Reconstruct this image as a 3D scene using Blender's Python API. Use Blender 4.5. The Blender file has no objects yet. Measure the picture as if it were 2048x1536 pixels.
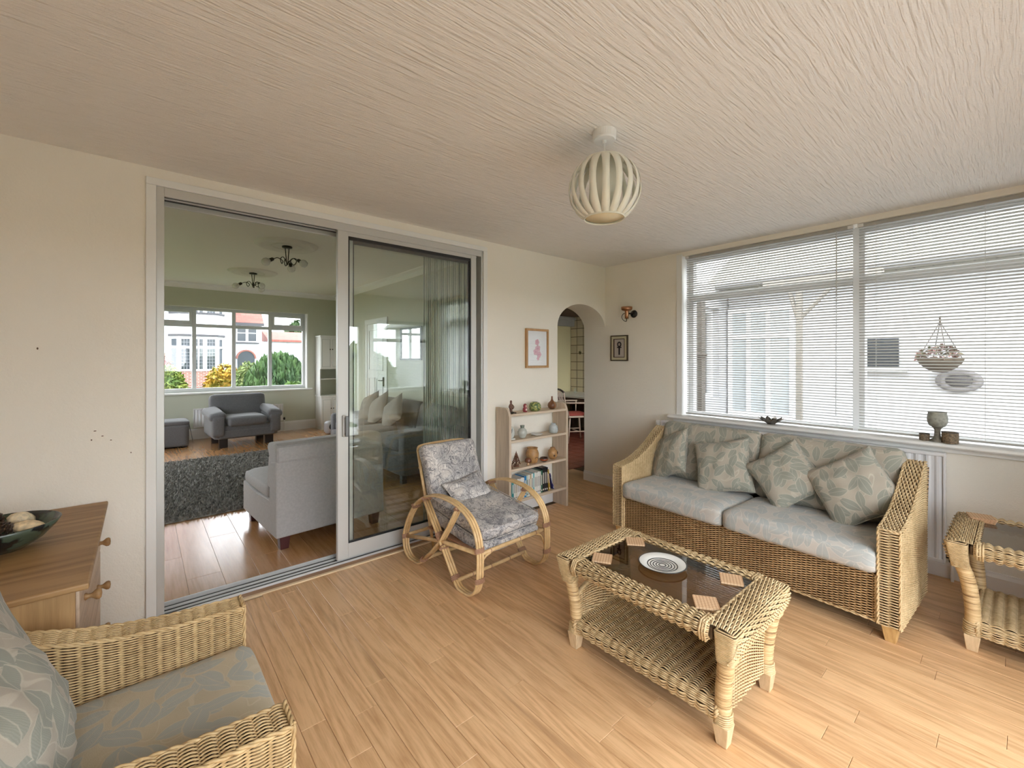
import bpy, bmesh, math, random
import numpy as np
from mathutils import Vector, Matrix, Euler
random.seed(7); rng = np.random.default_rng(7)
SC = bpy.context.scene
COL = SC.collection
R = math.radians
# ------------------------------------------------------------------ camera
FPX, YAW, HORIZON, EYE = 869.0, 40.5, 719.0, 1.45
cam_d = bpy.data.cameras.new('camera'); cam = bpy.data.objects.new('camera', cam_d); COL.objects.link(cam)
cam.location = (0, 0, EYE); cam.rotation_euler = (R(90), 0, R(-YAW))
cam_d.sensor_fit = 'HORIZONTAL'; cam_d.sensor_width = 36; cam_d.lens = FPX / 2048 * 36
cam_d.shift_y = (HORIZON - 768) / 2048; cam_d.clip_start = 0.05; cam_d.clip_end = 300
SC.camera = cam
# ------------------------------------------------------------------ sky, exposure
w = bpy.data.worlds.new('overcast_sky'); SC.world = w; w.use_nodes = True
bg = w.node_tree.nodes['Background']; bg.inputs[0].default_value = (0.91, 0.955, 1.0, 1); bg.inputs[1].default_value = 1.0
SC.view_settings.view_transform = 'Standard'; SC.view_settings.look = 'None'; SC.view_settings.gamma = 1
SC.view_settings.use_curve_mapping = False
SC.view_settings.exposure = 3.25
SC.cycles.diffuse_bounces = 6; SC.cycles.max_bounces = 9; SC.cycles.glossy_bounces = 3; SC.cycles.transparent_max_bounces = 12; SC.cycles.caustics_reflective = False; SC.cycles.caustics_refractive = False
XR, YL, CEIL = 4.08, 3.12, 2.513          # window wall, sliding-door wall, ceiling
YF, CEIL2, XLR = 9.75, 2.83, 3.25        # living room far wall, ceiling, right wall
YB, XB = -0.62, -1.5                     # wall behind the camera, end wall
# ------------------------------------------------------------------ helpers
class MB:
    def __init__(s): s.v = []; s.f = []
    def add(s, vs, fs):
        b = len(s.v); s.v.extend([tuple(map(float, p)) for p in vs]); s.f.extend([tuple(i + b for i in q) for q in fs]); return s
    def box(s, c, d, rot=None):
        hx, hy, hz = d[0]/2, d[1]/2, d[2]/2
        vs = [Vector((x, y, z)) for z in (-hz, hz) for y in (-hy, hy) for x in (-hx, hx)]
        if rot is not None:
            M = Euler(rot).to_matrix(); vs = [M @ p for p in vs]
        vs = [p + Vector(c) for p in vs]
        return s.add(vs, [(0,2,3,1),(4,5,7,6),(0,1,5,4),(2,6,7,3),(0,4,6,2),(1,3,7,5)])
    def bx(s, x0, x1, y0, y1, z0, z1):
        return s.box(((x0+x1)/2, (y0+y1)/2, (z0+z1)/2), (abs(x1-x0), abs(y1-y0), abs(z1-z0)))
    def prism(s, poly, y0, y1, axis='y'):
        """poly in (a,b); extruded along axis. axis y: (a,y,b); x: (x,a,b); z: (a,b,z)"""
        f = {'y': lambda a,b,t: (a,t,b), 'x': lambda a,b,t: (t,a,b), 'z': lambda a,b,t: (a,b,t)}[axis]
        n = len(poly); vs = [f(a,b,y0) for a,b in poly] + [f(a,b,y1) for a,b in poly]
        fs = [tuple(range(n))[::-1], tuple(range(n, 2*n))] + [(i, (i+1)%n, n+(i+1)%n, n+i) for i in range(n)]
        return s.add(vs, fs)
    def tube(s, pts, r, n=8, caps=True, closed=False):
        pts = [Vector(p) for p in pts]; m = len(pts)
        rs = r if hasattr(r, '__len__') else [r]*m
        vs, fs = [], []; up = None
        for i, p in enumerate(pts):
            a = pts[(i-1) % m] if (closed or i > 0) else pts[i]
            b = pts[(i+1) % m] if (closed or i < m-1) else pts[i]
            t = (b - a); t = t.normalized() if t.length > 1e-9 else Vector((0,0,1))
            if up is None:
                up = t.orthogonal().normalized()
            else:
                up = up - t*up.dot(t); up = up.normalized() if up.length > 1e-6 else t.orthogonal().normalized()
            sd = t.cross(up)
            for k in range(n):
                an = 2*math.pi*k/n
                vs.append(p + (up*math.cos(an) + sd*math.sin(an))*rs[i])
        for i in range(m if closed else m-1):
            j = (i+1) % m
            for k in range(n):
                k2 = (k+1) % n
                fs.append((i*n+k, i*n+k2, j*n+k2, j*n+k))
        if caps and not closed:
            fs.append(tuple(range(n))[::-1]); fs.append(tuple((m-1)*n + k for k in range(n)))
        return s.add(vs, fs)
    def lathe(s, prof, c=(0,0,0), n=24, M=None, sx=1, sy=1):
        """prof: list of (r,z); r=0 closes with a pole"""
        vs, fs, rings = [], [], []
        for r_, z in prof:
            if r_ <= 1e-6:
                rings.append([len(vs)]); vs.append((0, 0, z))
            else:
                rings.append(list(range(len(vs), len(vs)+n)))
                vs += [(r_*math.cos(2*math.pi*k/n)*sx, r_*math.sin(2*math.pi*k/n)*sy, z) for k in range(n)]
        for A, B in zip(rings, rings[1:]):
            if len(A) == 1 and len(B) == 1: continue
            for k in range(n):
                k2 = (k+1) % n
                if len(A) == 1: fs.append((A[0], B[k2], B[k]))
                elif len(B) == 1: fs.append((A[k], A[k2], B[0]))
                else: fs.append((A[k], A[k2], B[k2], B[k]))
        vs = [Vector(p) for p in vs]
        if M is not None: vs = [M @ p for p in vs]
        return s.add([p + Vector(c) for p in vs], fs)
    def rbox(s, c, d, r, crown=0.0, n=7, M=None, wob=0.0, crown_s=0.0):
        """soft rounded box; crown puffs the top, crown_s the front and back"""
        h = [x/2 for x in d]; r = min(r, min(h)*.98); seen = {}; vs, fs = [], []
        def vert(p):
            k = tuple(round(x, 5) for x in p)
            if k in seen: return seen[k]
            q = [p[i]*h[i] for i in range(3)]
            inn = [max(-(h[i]-r), min(h[i]-r, q[i])) for i in range(3)]
            dv = Vector([q[i]-inn[i] for i in range(3)])
            if dv.length > 1e-9:
                ml = max(abs(x) for x in dv)
                dv = dv.normalized()*ml
            o = Vector(inn) + dv
            fx, fy, fz = (1-(p[0])**2), (1-(p[1])**2), (1-p[2]**2)
            o.z += crown*fx**.6*fy**.6*(1 if p[2] > 0 else -.35)*abs(p[2])
            o.y += crown_s*fx**.6*fz**.6*p[1]
            if wob:
                o += Vector((math.sin(o.y*23+o.z*17), math.sin(o.x*19+o.z*29), math.sin(o.x*21+o.y*25+1)))*wob
            seen[k] = len(vs); vs.append(o); return seen[k]
        cs = [-1 + 2*i/n for i in range(n+1)]
        # cluster samples near the edges so the rounding is resolved
        cs = [math.copysign(abs(x)**.6, x) for x in cs]
        for ax in range(3):
            for sg in (-1, 1):
                for i in range(n):
                    for j in range(n):
                        q = []
                        for a, b in ((i,j),(i+1,j),(i+1,j+1),(i,j+1)):
                            p = [0,0,0]; p[ax] = sg; p[(ax+1)%3] = cs[a]; p[(ax+2)%3] = cs[b]; q.append(vert(p))
                        fs.append(tuple(q) if sg > 0 else tuple(q[::-1]))
        if M is not None: vs = [M @ p for p in vs]
        return s.add([p + Vector(c) for p in vs], fs)
    def pillow(s, wd, ht, th, n=18, bow=.09, wr=.004, seed=0, pipe=False):
        """scatter cushion in the local xz plane, thickness along y, pinched corners"""
        vs, fs = [], []; ph = seed*1.7
        for sg in (-1, 1):
            b = len(vs)
            for i in range(n+1):
                for j in range(n+1):
                    x, z = -1+2*i/n, -1+2*j/n
                    x, z = math.sin(x*math.pi/2)*.35 + x*.65, math.sin(z*math.pi/2)*.35 + z*.65
                    e = ((1-abs(x)**2.4)*(1-abs(z)**2.4))
                    t = max(e, 0)**.5
                    X = x*(1-bow*(1-z*z)); Z = z*(1-bow*(1-x*x))
                    wv = wr*math.sin(6*X+5*Z+ph)*math.sin(9*Z-4*X+ph*2)*2*t
                    rad = wr*1.6*math.sin(14*math.atan2(Z, X)+ph)*t*(max(abs(x), abs(z))**2)
                    vs.append((X*wd/2, sg*(th/2*t + .003) + wv + rad, Z*ht/2))
            for i in range(n):
                for j in range(n):
                    a = b + i*(n+1)+j; q = (a, a+n+1, a+n+2, a+1)
                    fs.append(q if sg < 0 else q[::-1])
        m = (n+1)**2
        rim = [i*(n+1) for i in range(n+1)] + [n*(n+1)+j for j in range(1, n+1)] + [i*(n+1)+n for i in range(n-1, -1, -1)] + [j for j in range(n-1, 0, -1)]
        for k in range(len(rim)):
            a, c = rim[k], rim[(k+1) % len(rim)]
            fs.append((a, a+m, c+m, c))
        return s.add(vs, fs)
    def xf(s, M):
        s.v = [tuple(M @ Vector(p)) for p in s.v]; return s
    def build(s, name, mat, parent=None, smooth=False, bevel=0, uv=False, loc=None, rot=None, kind=None, label=None, angle=40):
        me = bpy.data.meshes.new(name); me.from_pydata(s.v, [], s.f); me.update()
        if uv: box_uv(me)
        if smooth: me.polygons.foreach_set('use_smooth', [True]*len(me.polygons))
        me.materials.append(mat)
        return link(name, me, parent, loc, rot, bevel, kind, label, smooth, angle)
def link(name, me, parent=None, loc=None, rot=None, bevel=0, kind=None, label=None, smooth=False, angle=40):
    o = bpy.data.objects.new(name, me); COL.objects.link(o)
    if parent is not None: o.parent = parent
    if loc is not None: o.location = loc
    if rot is not None: o.rotation_euler = rot
    if bevel:
        b = o.modifiers.new('bevel', 'BEVEL'); b.width = bevel; b.segments = 2; b.limit_method = 'ANGLE'; b.angle_limit = R(35)
    if kind: o['kind'] = kind
    if label: o['label'] = label
    return o
def box_uv(me):
    n = len(me.vertices); co = np.empty(n*3, np.float32); me.vertices.foreach_get('co', co); co = co.reshape(-1, 3)
    uvl = me.uv_layers.new(name='UVMap'); out = np.empty((len(me.loops), 2), np.float32)
    for p in me.polygons:
        nx, ny, nz = abs(p.normal.x), abs(p.normal.y), abs(p.normal.z)
        a, b = (1, 2) if nx > ny and nx > nz else ((0, 2) if ny >= nz else (0, 1))
        for li in p.loop_indices:
            c = co[me.loops[li].vertex_index]; out[li] = (c[a], c[b])
    uvl.data.foreach_set('uv', out.ravel())
def thing(name, label, cat, loc=(0,0,0), rz=0, group=None, rot=None):
    o = bpy.data.objects.new(name, None); COL.objects.link(o); o.empty_display_size = .1
    o.location = loc; o.rotation_euler = rot if rot is not None else (0, 0, rz)
    return tag(o, label, cat, group)
def tag(o, label, cat, group=None):
    o['label'] = label; o['category'] = cat
    if group: o['group'] = group
    return o
def struct(o, label, cat):
    o['kind'] = 'structure'; o['label'] = label; o['category'] = cat; return o
def smooth_path(pts, k=6, closed=False):
    """Catmull-Rom through pts"""
    P_ = [Vector(p) for p in pts]; n = len(P_); out = []
    rngi = range(n) if closed else range(n-1)
    for i in rngi:
        p1, p2 = P_[i], P_[(i+1) % n]
        p0 = P_[(i-1) % n] if (closed or i > 0) else p1*2 - p2
        p3 = P_[(i+2) % n] if (closed or i < n-2) else p2*2 - p1
        for j in range(k):
            t = j/k
            out.append(.5*((2*p1) + (p2-p0)*t + (2*p0-5*p1+4*p2-p3)*t*t + (3*p1-p0-3*p2+p3)*t**3))
    if not closed: out.append(P_[-1])
    return out
# ---- woven cane: every strand is a real half-round strip that bows over and under the stakes
def weave_mesh(rows, norms, r, ncol, amp, sp=4, puff=0.0):
    """rows: list of (K,3) strand centre lines, norms: outward normals, K = ncol*sp+1"""
    V, F = [], []; base = 0
    ang = np.radians([-90, -32, 32, 90]); K = ncol*sp + 1
    ph = np.arange(K)/sp*math.pi
    idx = np.arange(K-1)
    for j, (c, nn) in enumerate(zip(rows, norms)):
        t = np.gradient(c, axis=0); t /= np.linalg.norm(t, axis=1, keepdims=True) + 1e-9
        d = np.cross(nn, t)
        s_ = np.sin(ph + math.pi*(j % 2)); cc = c + nn*(np.where(s_ > 0, .55, 1.9)*amp*s_ + puff*np.abs(np.sin(ph)))[:, None]
        ring = np.stack([cc + r*(math.sin(a)*d + math.cos(a)*nn) for a in ang], 1)   # K,4,3
        V.append(ring.reshape(-1, 3))
        for k in range(3):
            a = base + idx*4 + k
            F.append(np.stack([a, a+4, a+5, a+1], 1))
        base += K*4
    V = np.concatenate(V); F = np.concatenate(F)
    me = bpy.data.meshes.new('weave')
    me.vertices.add(len(V)); me.vertices.foreach_set('co', V.astype(np.float32).ravel())
    me.loops.add(F.size); me.loops.foreach_set('vertex_index', F.astype(np.int32).ravel())
    me.polygons.add(len(F)); me.polygons.foreach_set('loop_start', np.arange(0, F.size, 4, dtype=np.int32))
    me.polygons.foreach_set('loop_total', np.full(len(F), 4, np.int32))
    me.polygons.foreach_set('use_smooth', np.ones(len(F), bool))
    me.update(calc_edges=True); return me
def poly_resample(pts, n):
    p = np.array(pts, float); s = np.r_[0, np.cumsum(np.linalg.norm(np.diff(p, axis=0), axis=1))]
    q = np.linspace(0, s[-1], n); return np.stack([np.interp(q, s, p[:, k]) for k in range(3)], 1)
def weave_patch(bot, top, pitch, colw, out, sp=4, k=1.0):
    """strands run along bot/top polylines, stacked from bot to top; out: rough outward direction"""
    L = np.linalg.norm(np.diff(np.array(bot, float), axis=0), axis=1).sum()
    ncol = max(2, round(L/colw)); K = ncol*sp + 1
    B, T = poly_resample(bot, K), poly_resample(top, K)
    h = np.linalg.norm(T-B, axis=1).max(); nr = max(2, round(h/pitch)); rows, norms = [], []
    tg = np.gradient((B+T)/2, axis=0); n = np.cross(tg, T-B); n /= np.linalg.norm(n, axis=1, keepdims=True) + 1e-9
    if (n @ np.array(out, float)).mean() < 0: n = -n
    for j in range(nr):
        v = (j+.5)/nr; rows.append(B*(1-v) + T*v); norms.append(n)
    return weave_mesh(rows, norms, pitch*.44*k, ncol, pitch*1.0*k, sp, pitch*.5)
def weave_section(sec, axis_pts, pitch, colw, sp=4):
    """sec: open polyline of 3-D offsets (cross-section), strands run along axis_pts"""
    S = np.array(sec, float); L = np.linalg.norm(np.diff(S, axis=0), axis=1).sum(); nr = max(3, round(L/pitch))
    A = np.array(axis_pts, float); LA = np.linalg.norm(np.diff(A, axis=0), axis=1).sum()
    ncol = max(2, round(LA/colw)); C = poly_resample(A, ncol*sp+1)
    Q = poly_resample(S, nr); ctr = S.mean(0); td = np.gradient(Q, axis=0); ax = A[-1]-A[0]; ax /= np.linalg.norm(ax)
    nn = np.cross(td, ax); nn /= np.linalg.norm(nn, axis=1, keepdims=True) + 1e-9
    if ((Q-ctr)*nn).sum() < 0: nn = -nn
    return weave_mesh([C + q for q in Q], [np.repeat(m[None], len(C), 0) for m in nn], pitch*.45, ncol, pitch*.38, sp, pitch*1.5)
def join_mesh(name, meshes, mat, parent, kind='stuff', label=None):
    V, F, b = [], [], 0
    for me in meshes:
        n = len(me.vertices); co = np.empty(n*3, np.float32); me.vertices.foreach_get('co', co); V.append(co.reshape(-1, 3))
        li = np.empty(len(me.loops), np.int32); me.loops.foreach_get('vertex_index', li); F.append(li + b); b += n
        bpy.data.meshes.remove(me)
    V = np.concatenate(V); F = np.concatenate(F); me = bpy.data.meshes.new(name)
    me.vertices.add(len(V)); me.vertices.foreach_set('co', V.ravel()); me.loops.add(len(F)); me.loops.foreach_set('vertex_index', F)
    np_ = len(F)//4; me.polygons.add(np_); me.polygons.foreach_set('loop_start', np.arange(0, len(F), 4, dtype=np.int32))
    me.polygons.foreach_set('loop_total', np.full(np_, 4, np.int32)); me.polygons.foreach_set('use_smooth', np.ones(np_, bool))
    me.update(calc_edges=True); me.materials.append(mat)
    return link(name, me, parent, kind=kind, label=label)
# ------------------------------------------------------------------ materials
def nd(nt, typ, props=None, ins=None):
    n = nt.nodes.new(typ)
    for k, v in (props or {}).items(): setattr(n, k, v)
    for k, v in (ins or {}).items():
        s = n.inputs[k]
        if isinstance(v, bpy.types.NodeSocket): nt.links.new(v, s)
        elif hasattr(v, '__len__') and len(v) == 3 and s.type == 'RGBA': s.default_value = (*v, 1)
        else: s.default_value = v
    return n
def mth(nt, op, a, b=0.0, c=None):
    n = nd(nt, 'ShaderNodeMath', {'operation': op}, {0: a, 1: b})
    if c is not None:
        if isinstance(c, bpy.types.NodeSocket): nt.links.new(c, n.inputs[2])
        else: n.inputs[2].default_value = c
    return n.outputs[0]
def mix(nt, f, a, b, typ='MIX'):
    n = nt.nodes.new('ShaderNodeMix'); n.data_type = 'RGBA'; n.blend_type = typ
    for k, v in ((0, f), (6, a), (7, b)):
        s = n.inputs[k]
        if isinstance(v, bpy.types.NodeSocket): nt.links.new(v, s)
        elif k and len(v) == 3: s.default_value = (*v, 1)
        else: s.default_value = v
    return n.outputs[2]
def smooth01(nt, x, lo, hi):
    n = nd(nt, 'ShaderNodeMapRange', {'interpolation_type': 'SMOOTHSTEP'}, {0: x, 1: lo, 2: hi, 3: 0.0, 4: 1.0}); return n.outputs[0]
def ramp(nt, f, stops):
    n = nt.nodes.new('ShaderNodeValToRGB'); e = n.color_ramp.elements
    while len(e) < len(stops): e.new(.5)
    for q, (p, c) in zip(e, stops): q.position = p; q.color = (*c, 1)
    nt.links.new(f, n.inputs[0]); return n.outputs[0]
def newmat(name):
    m = bpy.data.materials.new(name); m.use_nodes = True; nt = m.node_tree; b = nt.nodes['Principled BSDF']; return m, nt, b
def put(nt, b, **kw):
    names = {'col': 'Base Color', 'rough': 'Roughness', 'metal': 'Metallic', 'spec': 'Specular IOR Level', 'coat': 'Coat Weight', 'sheen': 'Sheen Weight', 'sss': 'Subsurface Weight', 'trans': 'Transmission Weight', 'normal': 'Normal', 'coatr': 'Coat Roughness'}
    for k, v in kw.items():
        s = b.inputs[names[k]]
        if isinstance(v, bpy.types.NodeSocket): nt.links.new(v, s)
        elif k == 'col': s.default_value = (*v, 1)
        else: s.default_value = v
def bump(nt, b, h, strength=.3, dist=.01):
    n = nd(nt, 'ShaderNodeBump', None, {'Strength': strength, 'Distance': dist, 'Height': h}); nt.links.new(n.outputs[0], b.inputs['Normal']); return n
def objco(nt, scale=(1,1,1), out='Object', loc=(0,0,0), rot=(0,0,0)):
    t = nt.nodes.new('ShaderNodeTexCoord')
    return nd(nt, 'ShaderNodeMapping', None, {'Vector': t.outputs[out], 'Scale': scale, 'Location': loc, 'Rotation': rot}).outputs[0]
def plain(name, col, rough=.5, metal=0, var=0, vscale=8, bmp=None, spec=.5, coat=0, sheen=0, rand=0):
    m, nt, b = newmat(name); c = None
    if var:
        n = nd(nt, 'ShaderNodeTexNoise', None, {'Vector': objco(nt), 'Scale': vscale, 'Detail': 4})
        f = smooth01(nt, n.outputs[0], .25, .75)
        c = mix(nt, f, tuple(x*(1-var) for x in col), tuple(min(1, x*(1+var)) for x in col))
    if rand:
        oi = nt.nodes.new('ShaderNodeObjectInfo')
        f = mth(nt, 'MULTIPLY_ADD', oi.outputs['Random'], 2*rand, 1-rand)
        hs = nd(nt, 'ShaderNodeHueSaturation', None, {'Value': f, 'Color': c if c is not None else (*col, 1)}); c = hs.outputs[0]
    put(nt, b, col=c if c is not None else col, rough=rough, metal=metal, spec=spec, coat=coat, sheen=sheen)
    if bmp:
        n = nd(nt, 'ShaderNodeTexNoise', None, {'Vector': objco(nt), 'Scale': bmp[0], 'Detail': 3}); bump(nt, b, n.outputs[0], bmp[1], bmp[2])
    return m
def wall_paint(name, col, sc=120, st=.35, marks=False):
    m, nt, b = newmat(name); v = objco(nt)
    n1 = nd(nt, 'ShaderNodeTexNoise', None, {'Vector': v, 'Scale': sc, 'Detail': 3, 'Roughness': .6})
    n2 = nd(nt, 'ShaderNodeTexNoise', None, {'Vector': v, 'Scale': sc*.28, 'Detail': 2})
    h = mth(nt, 'ADD', n1.outputs[0], n2.outputs[0])
    n3 = nd(nt, 'ShaderNodeTexNoise', None, {'Vector': v, 'Scale': 1.3, 'Detail': 3})
    c = mix(nt, smooth01(nt, n3.outputs[0], .3, .7), tuple(x*.97 for x in col), col)
    if marks:
        n4 = nd(nt, 'ShaderNodeTexNoise', None, {'Vector': v, 'Scale': 9, 'Detail': 5, 'Roughness': .75})
        c = mix(nt, mth(nt, 'MULTIPLY', smooth01(nt, n4.outputs[0], .735, .77), .55), c, (.25, .2, .14))
    put(nt, b, col=c, rough=.7, spec=.25); bump(nt, b, h, st, .004); return m
def wood(name, dark, light, gscale=14, stretch=.06, axis=1, rough=.4, rand=.12, ringy=.5, coat=0, knots=True):
    m, nt, b = newmat(name)
    sc = [1, 1, 1]; sc[axis] = stretch
    t = nt.nodes.new('ShaderNodeTexCoord'); oi = nt.nodes.new('ShaderNodeObjectInfo')
    off = nd(nt, 'ShaderNodeCombineXYZ', None, {0: mth(nt, 'MULTIPLY', oi.outputs['Random'], 37.0), 1: mth(nt, 'MULTIPLY', oi.outputs['Random'], 91.0), 2: mth(nt, 'MULTIPLY', oi.outputs['Random'], 13.0)})
    va = nd(nt, 'ShaderNodeVectorMath', {'operation': 'ADD'}, {0: t.outputs['Object'], 1: off.outputs[0]})
    v = nd(nt, 'ShaderNodeMapping', None, {'Vector': va.outputs[0], 'Scale': sc}).outputs[0]
    n0 = nd(nt, 'ShaderNodeTexNoise', None, {'Vector': v, 'Scale': gscale*.5, 'Detail': 2, 'Distortion': .3})
    rings = mth(nt, 'FRACT', mth(nt, 'MULTIPLY', n0.outputs[0], 11.0))
    rings = mth(nt, 'ABSOLUTE', mth(nt, 'SUBTRACT', rings, .5))
    n1 = nd(nt, 'ShaderNodeTexNoise', None, {'Vector': v, 'Scale': gscale*9, 'Detail': 4, 'Roughness': .65})
    f = mth(nt, 'ADD', mth(nt, 'MULTIPLY', rings, ringy), mth(nt, 'MULTIPLY', n1.outputs[0], 1-ringy*.5))
    c = ramp(nt, f, [(.2, dark), (.62, light)])
    n2 = nd(nt, 'ShaderNodeTexNoise', None, {'Vector': v, 'Scale': gscale*.9, 'Detail': 2})
    if knots: c = mix(nt, mth(nt, 'MULTIPLY', smooth01(nt, n2.outputs[0], .64, .74), .5), c, tuple(x*.62 for x in dark))
    val = mth(nt, 'MULTIPLY_ADD', oi.outputs['Random'], 2*rand, 1-rand)
    hs = nd(nt, 'ShaderNodeHueSaturation', None, {'Value': val, 'Color': c})
    put(nt, b, col=hs.outputs[0], rough=rough, coat=coat, coatr=.25); bump(nt, b, f, .03, .001); return m
def leaf_fabric(name, ground, leaf, rim, scale=9.0, stripe=0.25):
    m, nt, b = newmat(name)
    t = nt.nodes.new('ShaderNodeTexCoord'); uv0 = t.outputs['UV']
    dn = nd(nt, 'ShaderNodeTexNoise', None, {'Vector': uv0, 'Scale': 7.0})
    dv = nd(nt, 'ShaderNodeVectorMath', {'operation': 'SCALE'}, {0: dn.outputs['Color'], 'Scale': .03})
    oi = nt.nodes.new('ShaderNodeObjectInfo')
    off = nd(nt, 'ShaderNodeCombineXYZ', None, {0: mth(nt, 'MULTIPLY', oi.outputs['Random'], 7.0), 1: mth(nt, 'MULTIPLY', oi.outputs['Random'], 3.0)})
    uv = nd(nt, 'ShaderNodeVectorMath', {'operation': 'ADD'}, {0: uv0, 1: dv.outputs[0]}).outputs[0]
    uv = nd(nt, 'ShaderNodeVectorMath', {'operation': 'ADD'}, {0: uv, 1: off.outputs[0]}).outputs[0]
    ns = nd(nt, 'ShaderNodeTexNoise', None, {'Vector': uv, 'Scale': 4.0, 'Detail': 2})
    c = mix(nt, smooth01(nt, ns.outputs[0], .35, .65), ground, tuple(x*.9 for x in ground))
    vn = nd(nt, 'ShaderNodeTexNoise', None, {'Vector': uv, 'Scale': 6.5, 'Detail': 1, 'Distortion': .8})
    vine = mth(nt, 'ABSOLUTE', mth(nt, 'SUBTRACT', mth(nt, 'FRACT', mth(nt, 'MULTIPLY', vn.outputs[0], 4.0)), .5))
    c = mix(nt, mth(nt, 'MULTIPLY', smooth01(nt, vine, .07, .03), .75), c, rim)
    hsum = None
    for k, (s, o) in enumerate(((scale, (0, 0, 0)), (scale*.86, (3.3, 1.7, 0)))):
        vv = nd(nt, 'ShaderNodeMapping', None, {'Vector': uv, 'Location': o}).outputs[0]
        vo = nd(nt, 'ShaderNodeTexVoronoi', {'voronoi_dimensions': '2D', 'feature': 'F1'}, {'Vector': vv, 'Scale': s, 'Randomness': .75})
        lo = nd(nt, 'ShaderNodeVectorMath', {'operation': 'SUBTRACT'}, {0: vv, 1: vo.outputs['Position']})
        lo = nd(nt, 'ShaderNodeVectorMath', {'operation': 'SCALE'}, {0: lo.outputs[0], 'Scale': s})
        sc_ = nd(nt, 'ShaderNodeSeparateColor', None, {0: vo.outputs['Color']})
        ro = nd(nt, 'ShaderNodeVectorRotate', {'rotation_type': 'Z_AXIS'}, {'Vector': lo.outputs[0], 'Angle': mth(nt, 'MULTIPLY_ADD', sc_.outputs[0], 2.6, .2)})
        sp = nd(nt, 'ShaderNodeSeparateXYZ', None, {0: ro.outputs[0]})
        X, Y = sp.outputs[0], sp.outputs[1]
        q = mth(nt, 'SUBTRACT', 1.0, mth(nt, 'POWER', mth(nt, 'ABSOLUTE', mth(nt, 'DIVIDE', X, .56)), 2.0))
        d = mth(nt, 'SUBTRACT', mth(nt, 'ABSOLUTE', Y), mth(nt, 'MULTIPLY', q, .25))
        c = mix(nt, mth(nt, 'MULTIPLY', smooth01(nt, d, .05, .025), .6), c, rim)
        strp = mth(nt, 'SINE', mth(nt, 'MULTIPLY', nd(nt, 'ShaderNodeSeparateXYZ', None, {0: uv0}).outputs[0], 1500.0))
        lc = mix(nt, mth(nt, 'MULTIPLY_ADD', strp, stripe, .5), leaf, tuple(min(1, x*1.25) for x in leaf))
        ins = smooth01(nt, d, .012, -.012)
        c = mix(nt, ins, c, lc)
        vein = mth(nt, 'MULTIPLY', smooth01(nt, mth(nt, 'ABSOLUTE', Y), .022, .008), mth(nt, 'MULTIPLY', ins, .5))
        c = mix(nt, vein, c, rim)
    fn = nd(nt, 'ShaderNodeTexNoise', None, {'Vector': uv0, 'Scale': 420.0, 'Detail': 2})
    put(nt, b, col=c, rough=.85, spec=.2, sheen=.15)
    cr = nd(nt, 'ShaderNodeTexNoise', None, {'Vector': uv, 'Scale': 9.0, 'Detail': 3, 'Distortion': 1.2})
    bump(nt, b, mth(nt, 'ADD', mth(nt, 'MULTIPLY', fn.outputs[0], .25), mth(nt, 'MULTIPLY', cr.outputs[0], 1.6)), .4, .006); return m
def scribble_fabric(name):
    m, nt, b = newmat(name); t = nt.nodes.new('ShaderNodeTexCoord'); uv = t.outputs['UV']
    def contour(scale, mul, wid, dist, off):
        vv = nd(nt, 'ShaderNodeMapping', None, {'Vector': uv, 'Location': off}).outputs[0]
        n = nd(nt, 'ShaderNodeTexNoise', None, {'Vector': vv, 'Scale': scale, 'Detail': 1, 'Distortion': dist})
        x = mth(nt, 'ABSOLUTE', mth(nt, 'SUBTRACT', mth(nt, 'FRACT', mth(nt, 'MULTIPLY', n.outputs[0], mul)), .5))
        return smooth01(nt, x, wid, wid*.4)
    n0 = nd(nt, 'ShaderNodeTexNoise', None, {'Vector': uv, 'Scale': 6.0, 'Detail': 3, 'Distortion': 1.0})
    c = ramp(nt, n0.outputs[0], [(.3, (.27, .26, .265)), (.5, (.46, .44, .43)), (.68, (.60, .55, .50))])
    msk = smooth01(nt, nd(nt, 'ShaderNodeTexNoise', None, {'Vector': uv, 'Scale': 5.0}).outputs[0], .4, .6)
    c = mix(nt, mth(nt, 'MULTIPLY', contour(7, 6, .16, 1.5, (2, 1, 0)), .75), c, (.16, .155, .165))
    c = mix(nt, mth(nt, 'MULTIPLY', contour(12, 7, .17, 2.0, (5, 3, 0)), msk), c, (.70, .66, .62))
    c = mix(nt, mth(nt, 'MULTIPLY', contour(22, 6, .15, 1.0, (9, 4, 0)), mth(nt, 'SUBTRACT', 1.0, msk)), c, (.13, .13, .14))
    put(nt, b, col=c, rough=.8, spec=.25, sheen=.1)
    cr = nd(nt, 'ShaderNodeTexNoise', None, {'Vector': uv, 'Scale': 10.0, 'Detail': 3, 'Distortion': 1.0}); bump(nt, b, cr.outputs[0], .45, .012); return m
def glass(name, tint=(1,1,1), ior=1.5, boost=1.0):
    m = bpy.data.materials.new(name); m.use_nodes = True; nt = m.node_tree; nt.nodes.clear()
    out = nt.nodes.new('ShaderNodeOutputMaterial')
    tr = nd(nt, 'ShaderNodeBsdfTransparent', None, {0: (*tint, 1)}); gl = nd(nt, 'ShaderNodeBsdfGlossy', None, {0: (1,1,1,1), 'Roughness': 0.0})
    lw = nd(nt, 'ShaderNodeLayerWeight', None, {'Blend': .5}); f0 = ((ior-1)/(ior+1))**2*boost
    f = nd(nt, 'ShaderNodeMath', {'operation': 'MULTIPLY_ADD', 'use_clamp': True}, {0: mth(nt, 'POWER', lw.outputs['Facing'], 5.0), 1: 1-f0, 2: f0})
    ms = nd(nt, 'ShaderNodeMixShader', None, {0: f.outputs[0], 1: tr.outputs[0], 2: gl.outputs[0]})
    nt.links.new(ms.outputs[0], out.inputs[0]); return m
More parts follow.
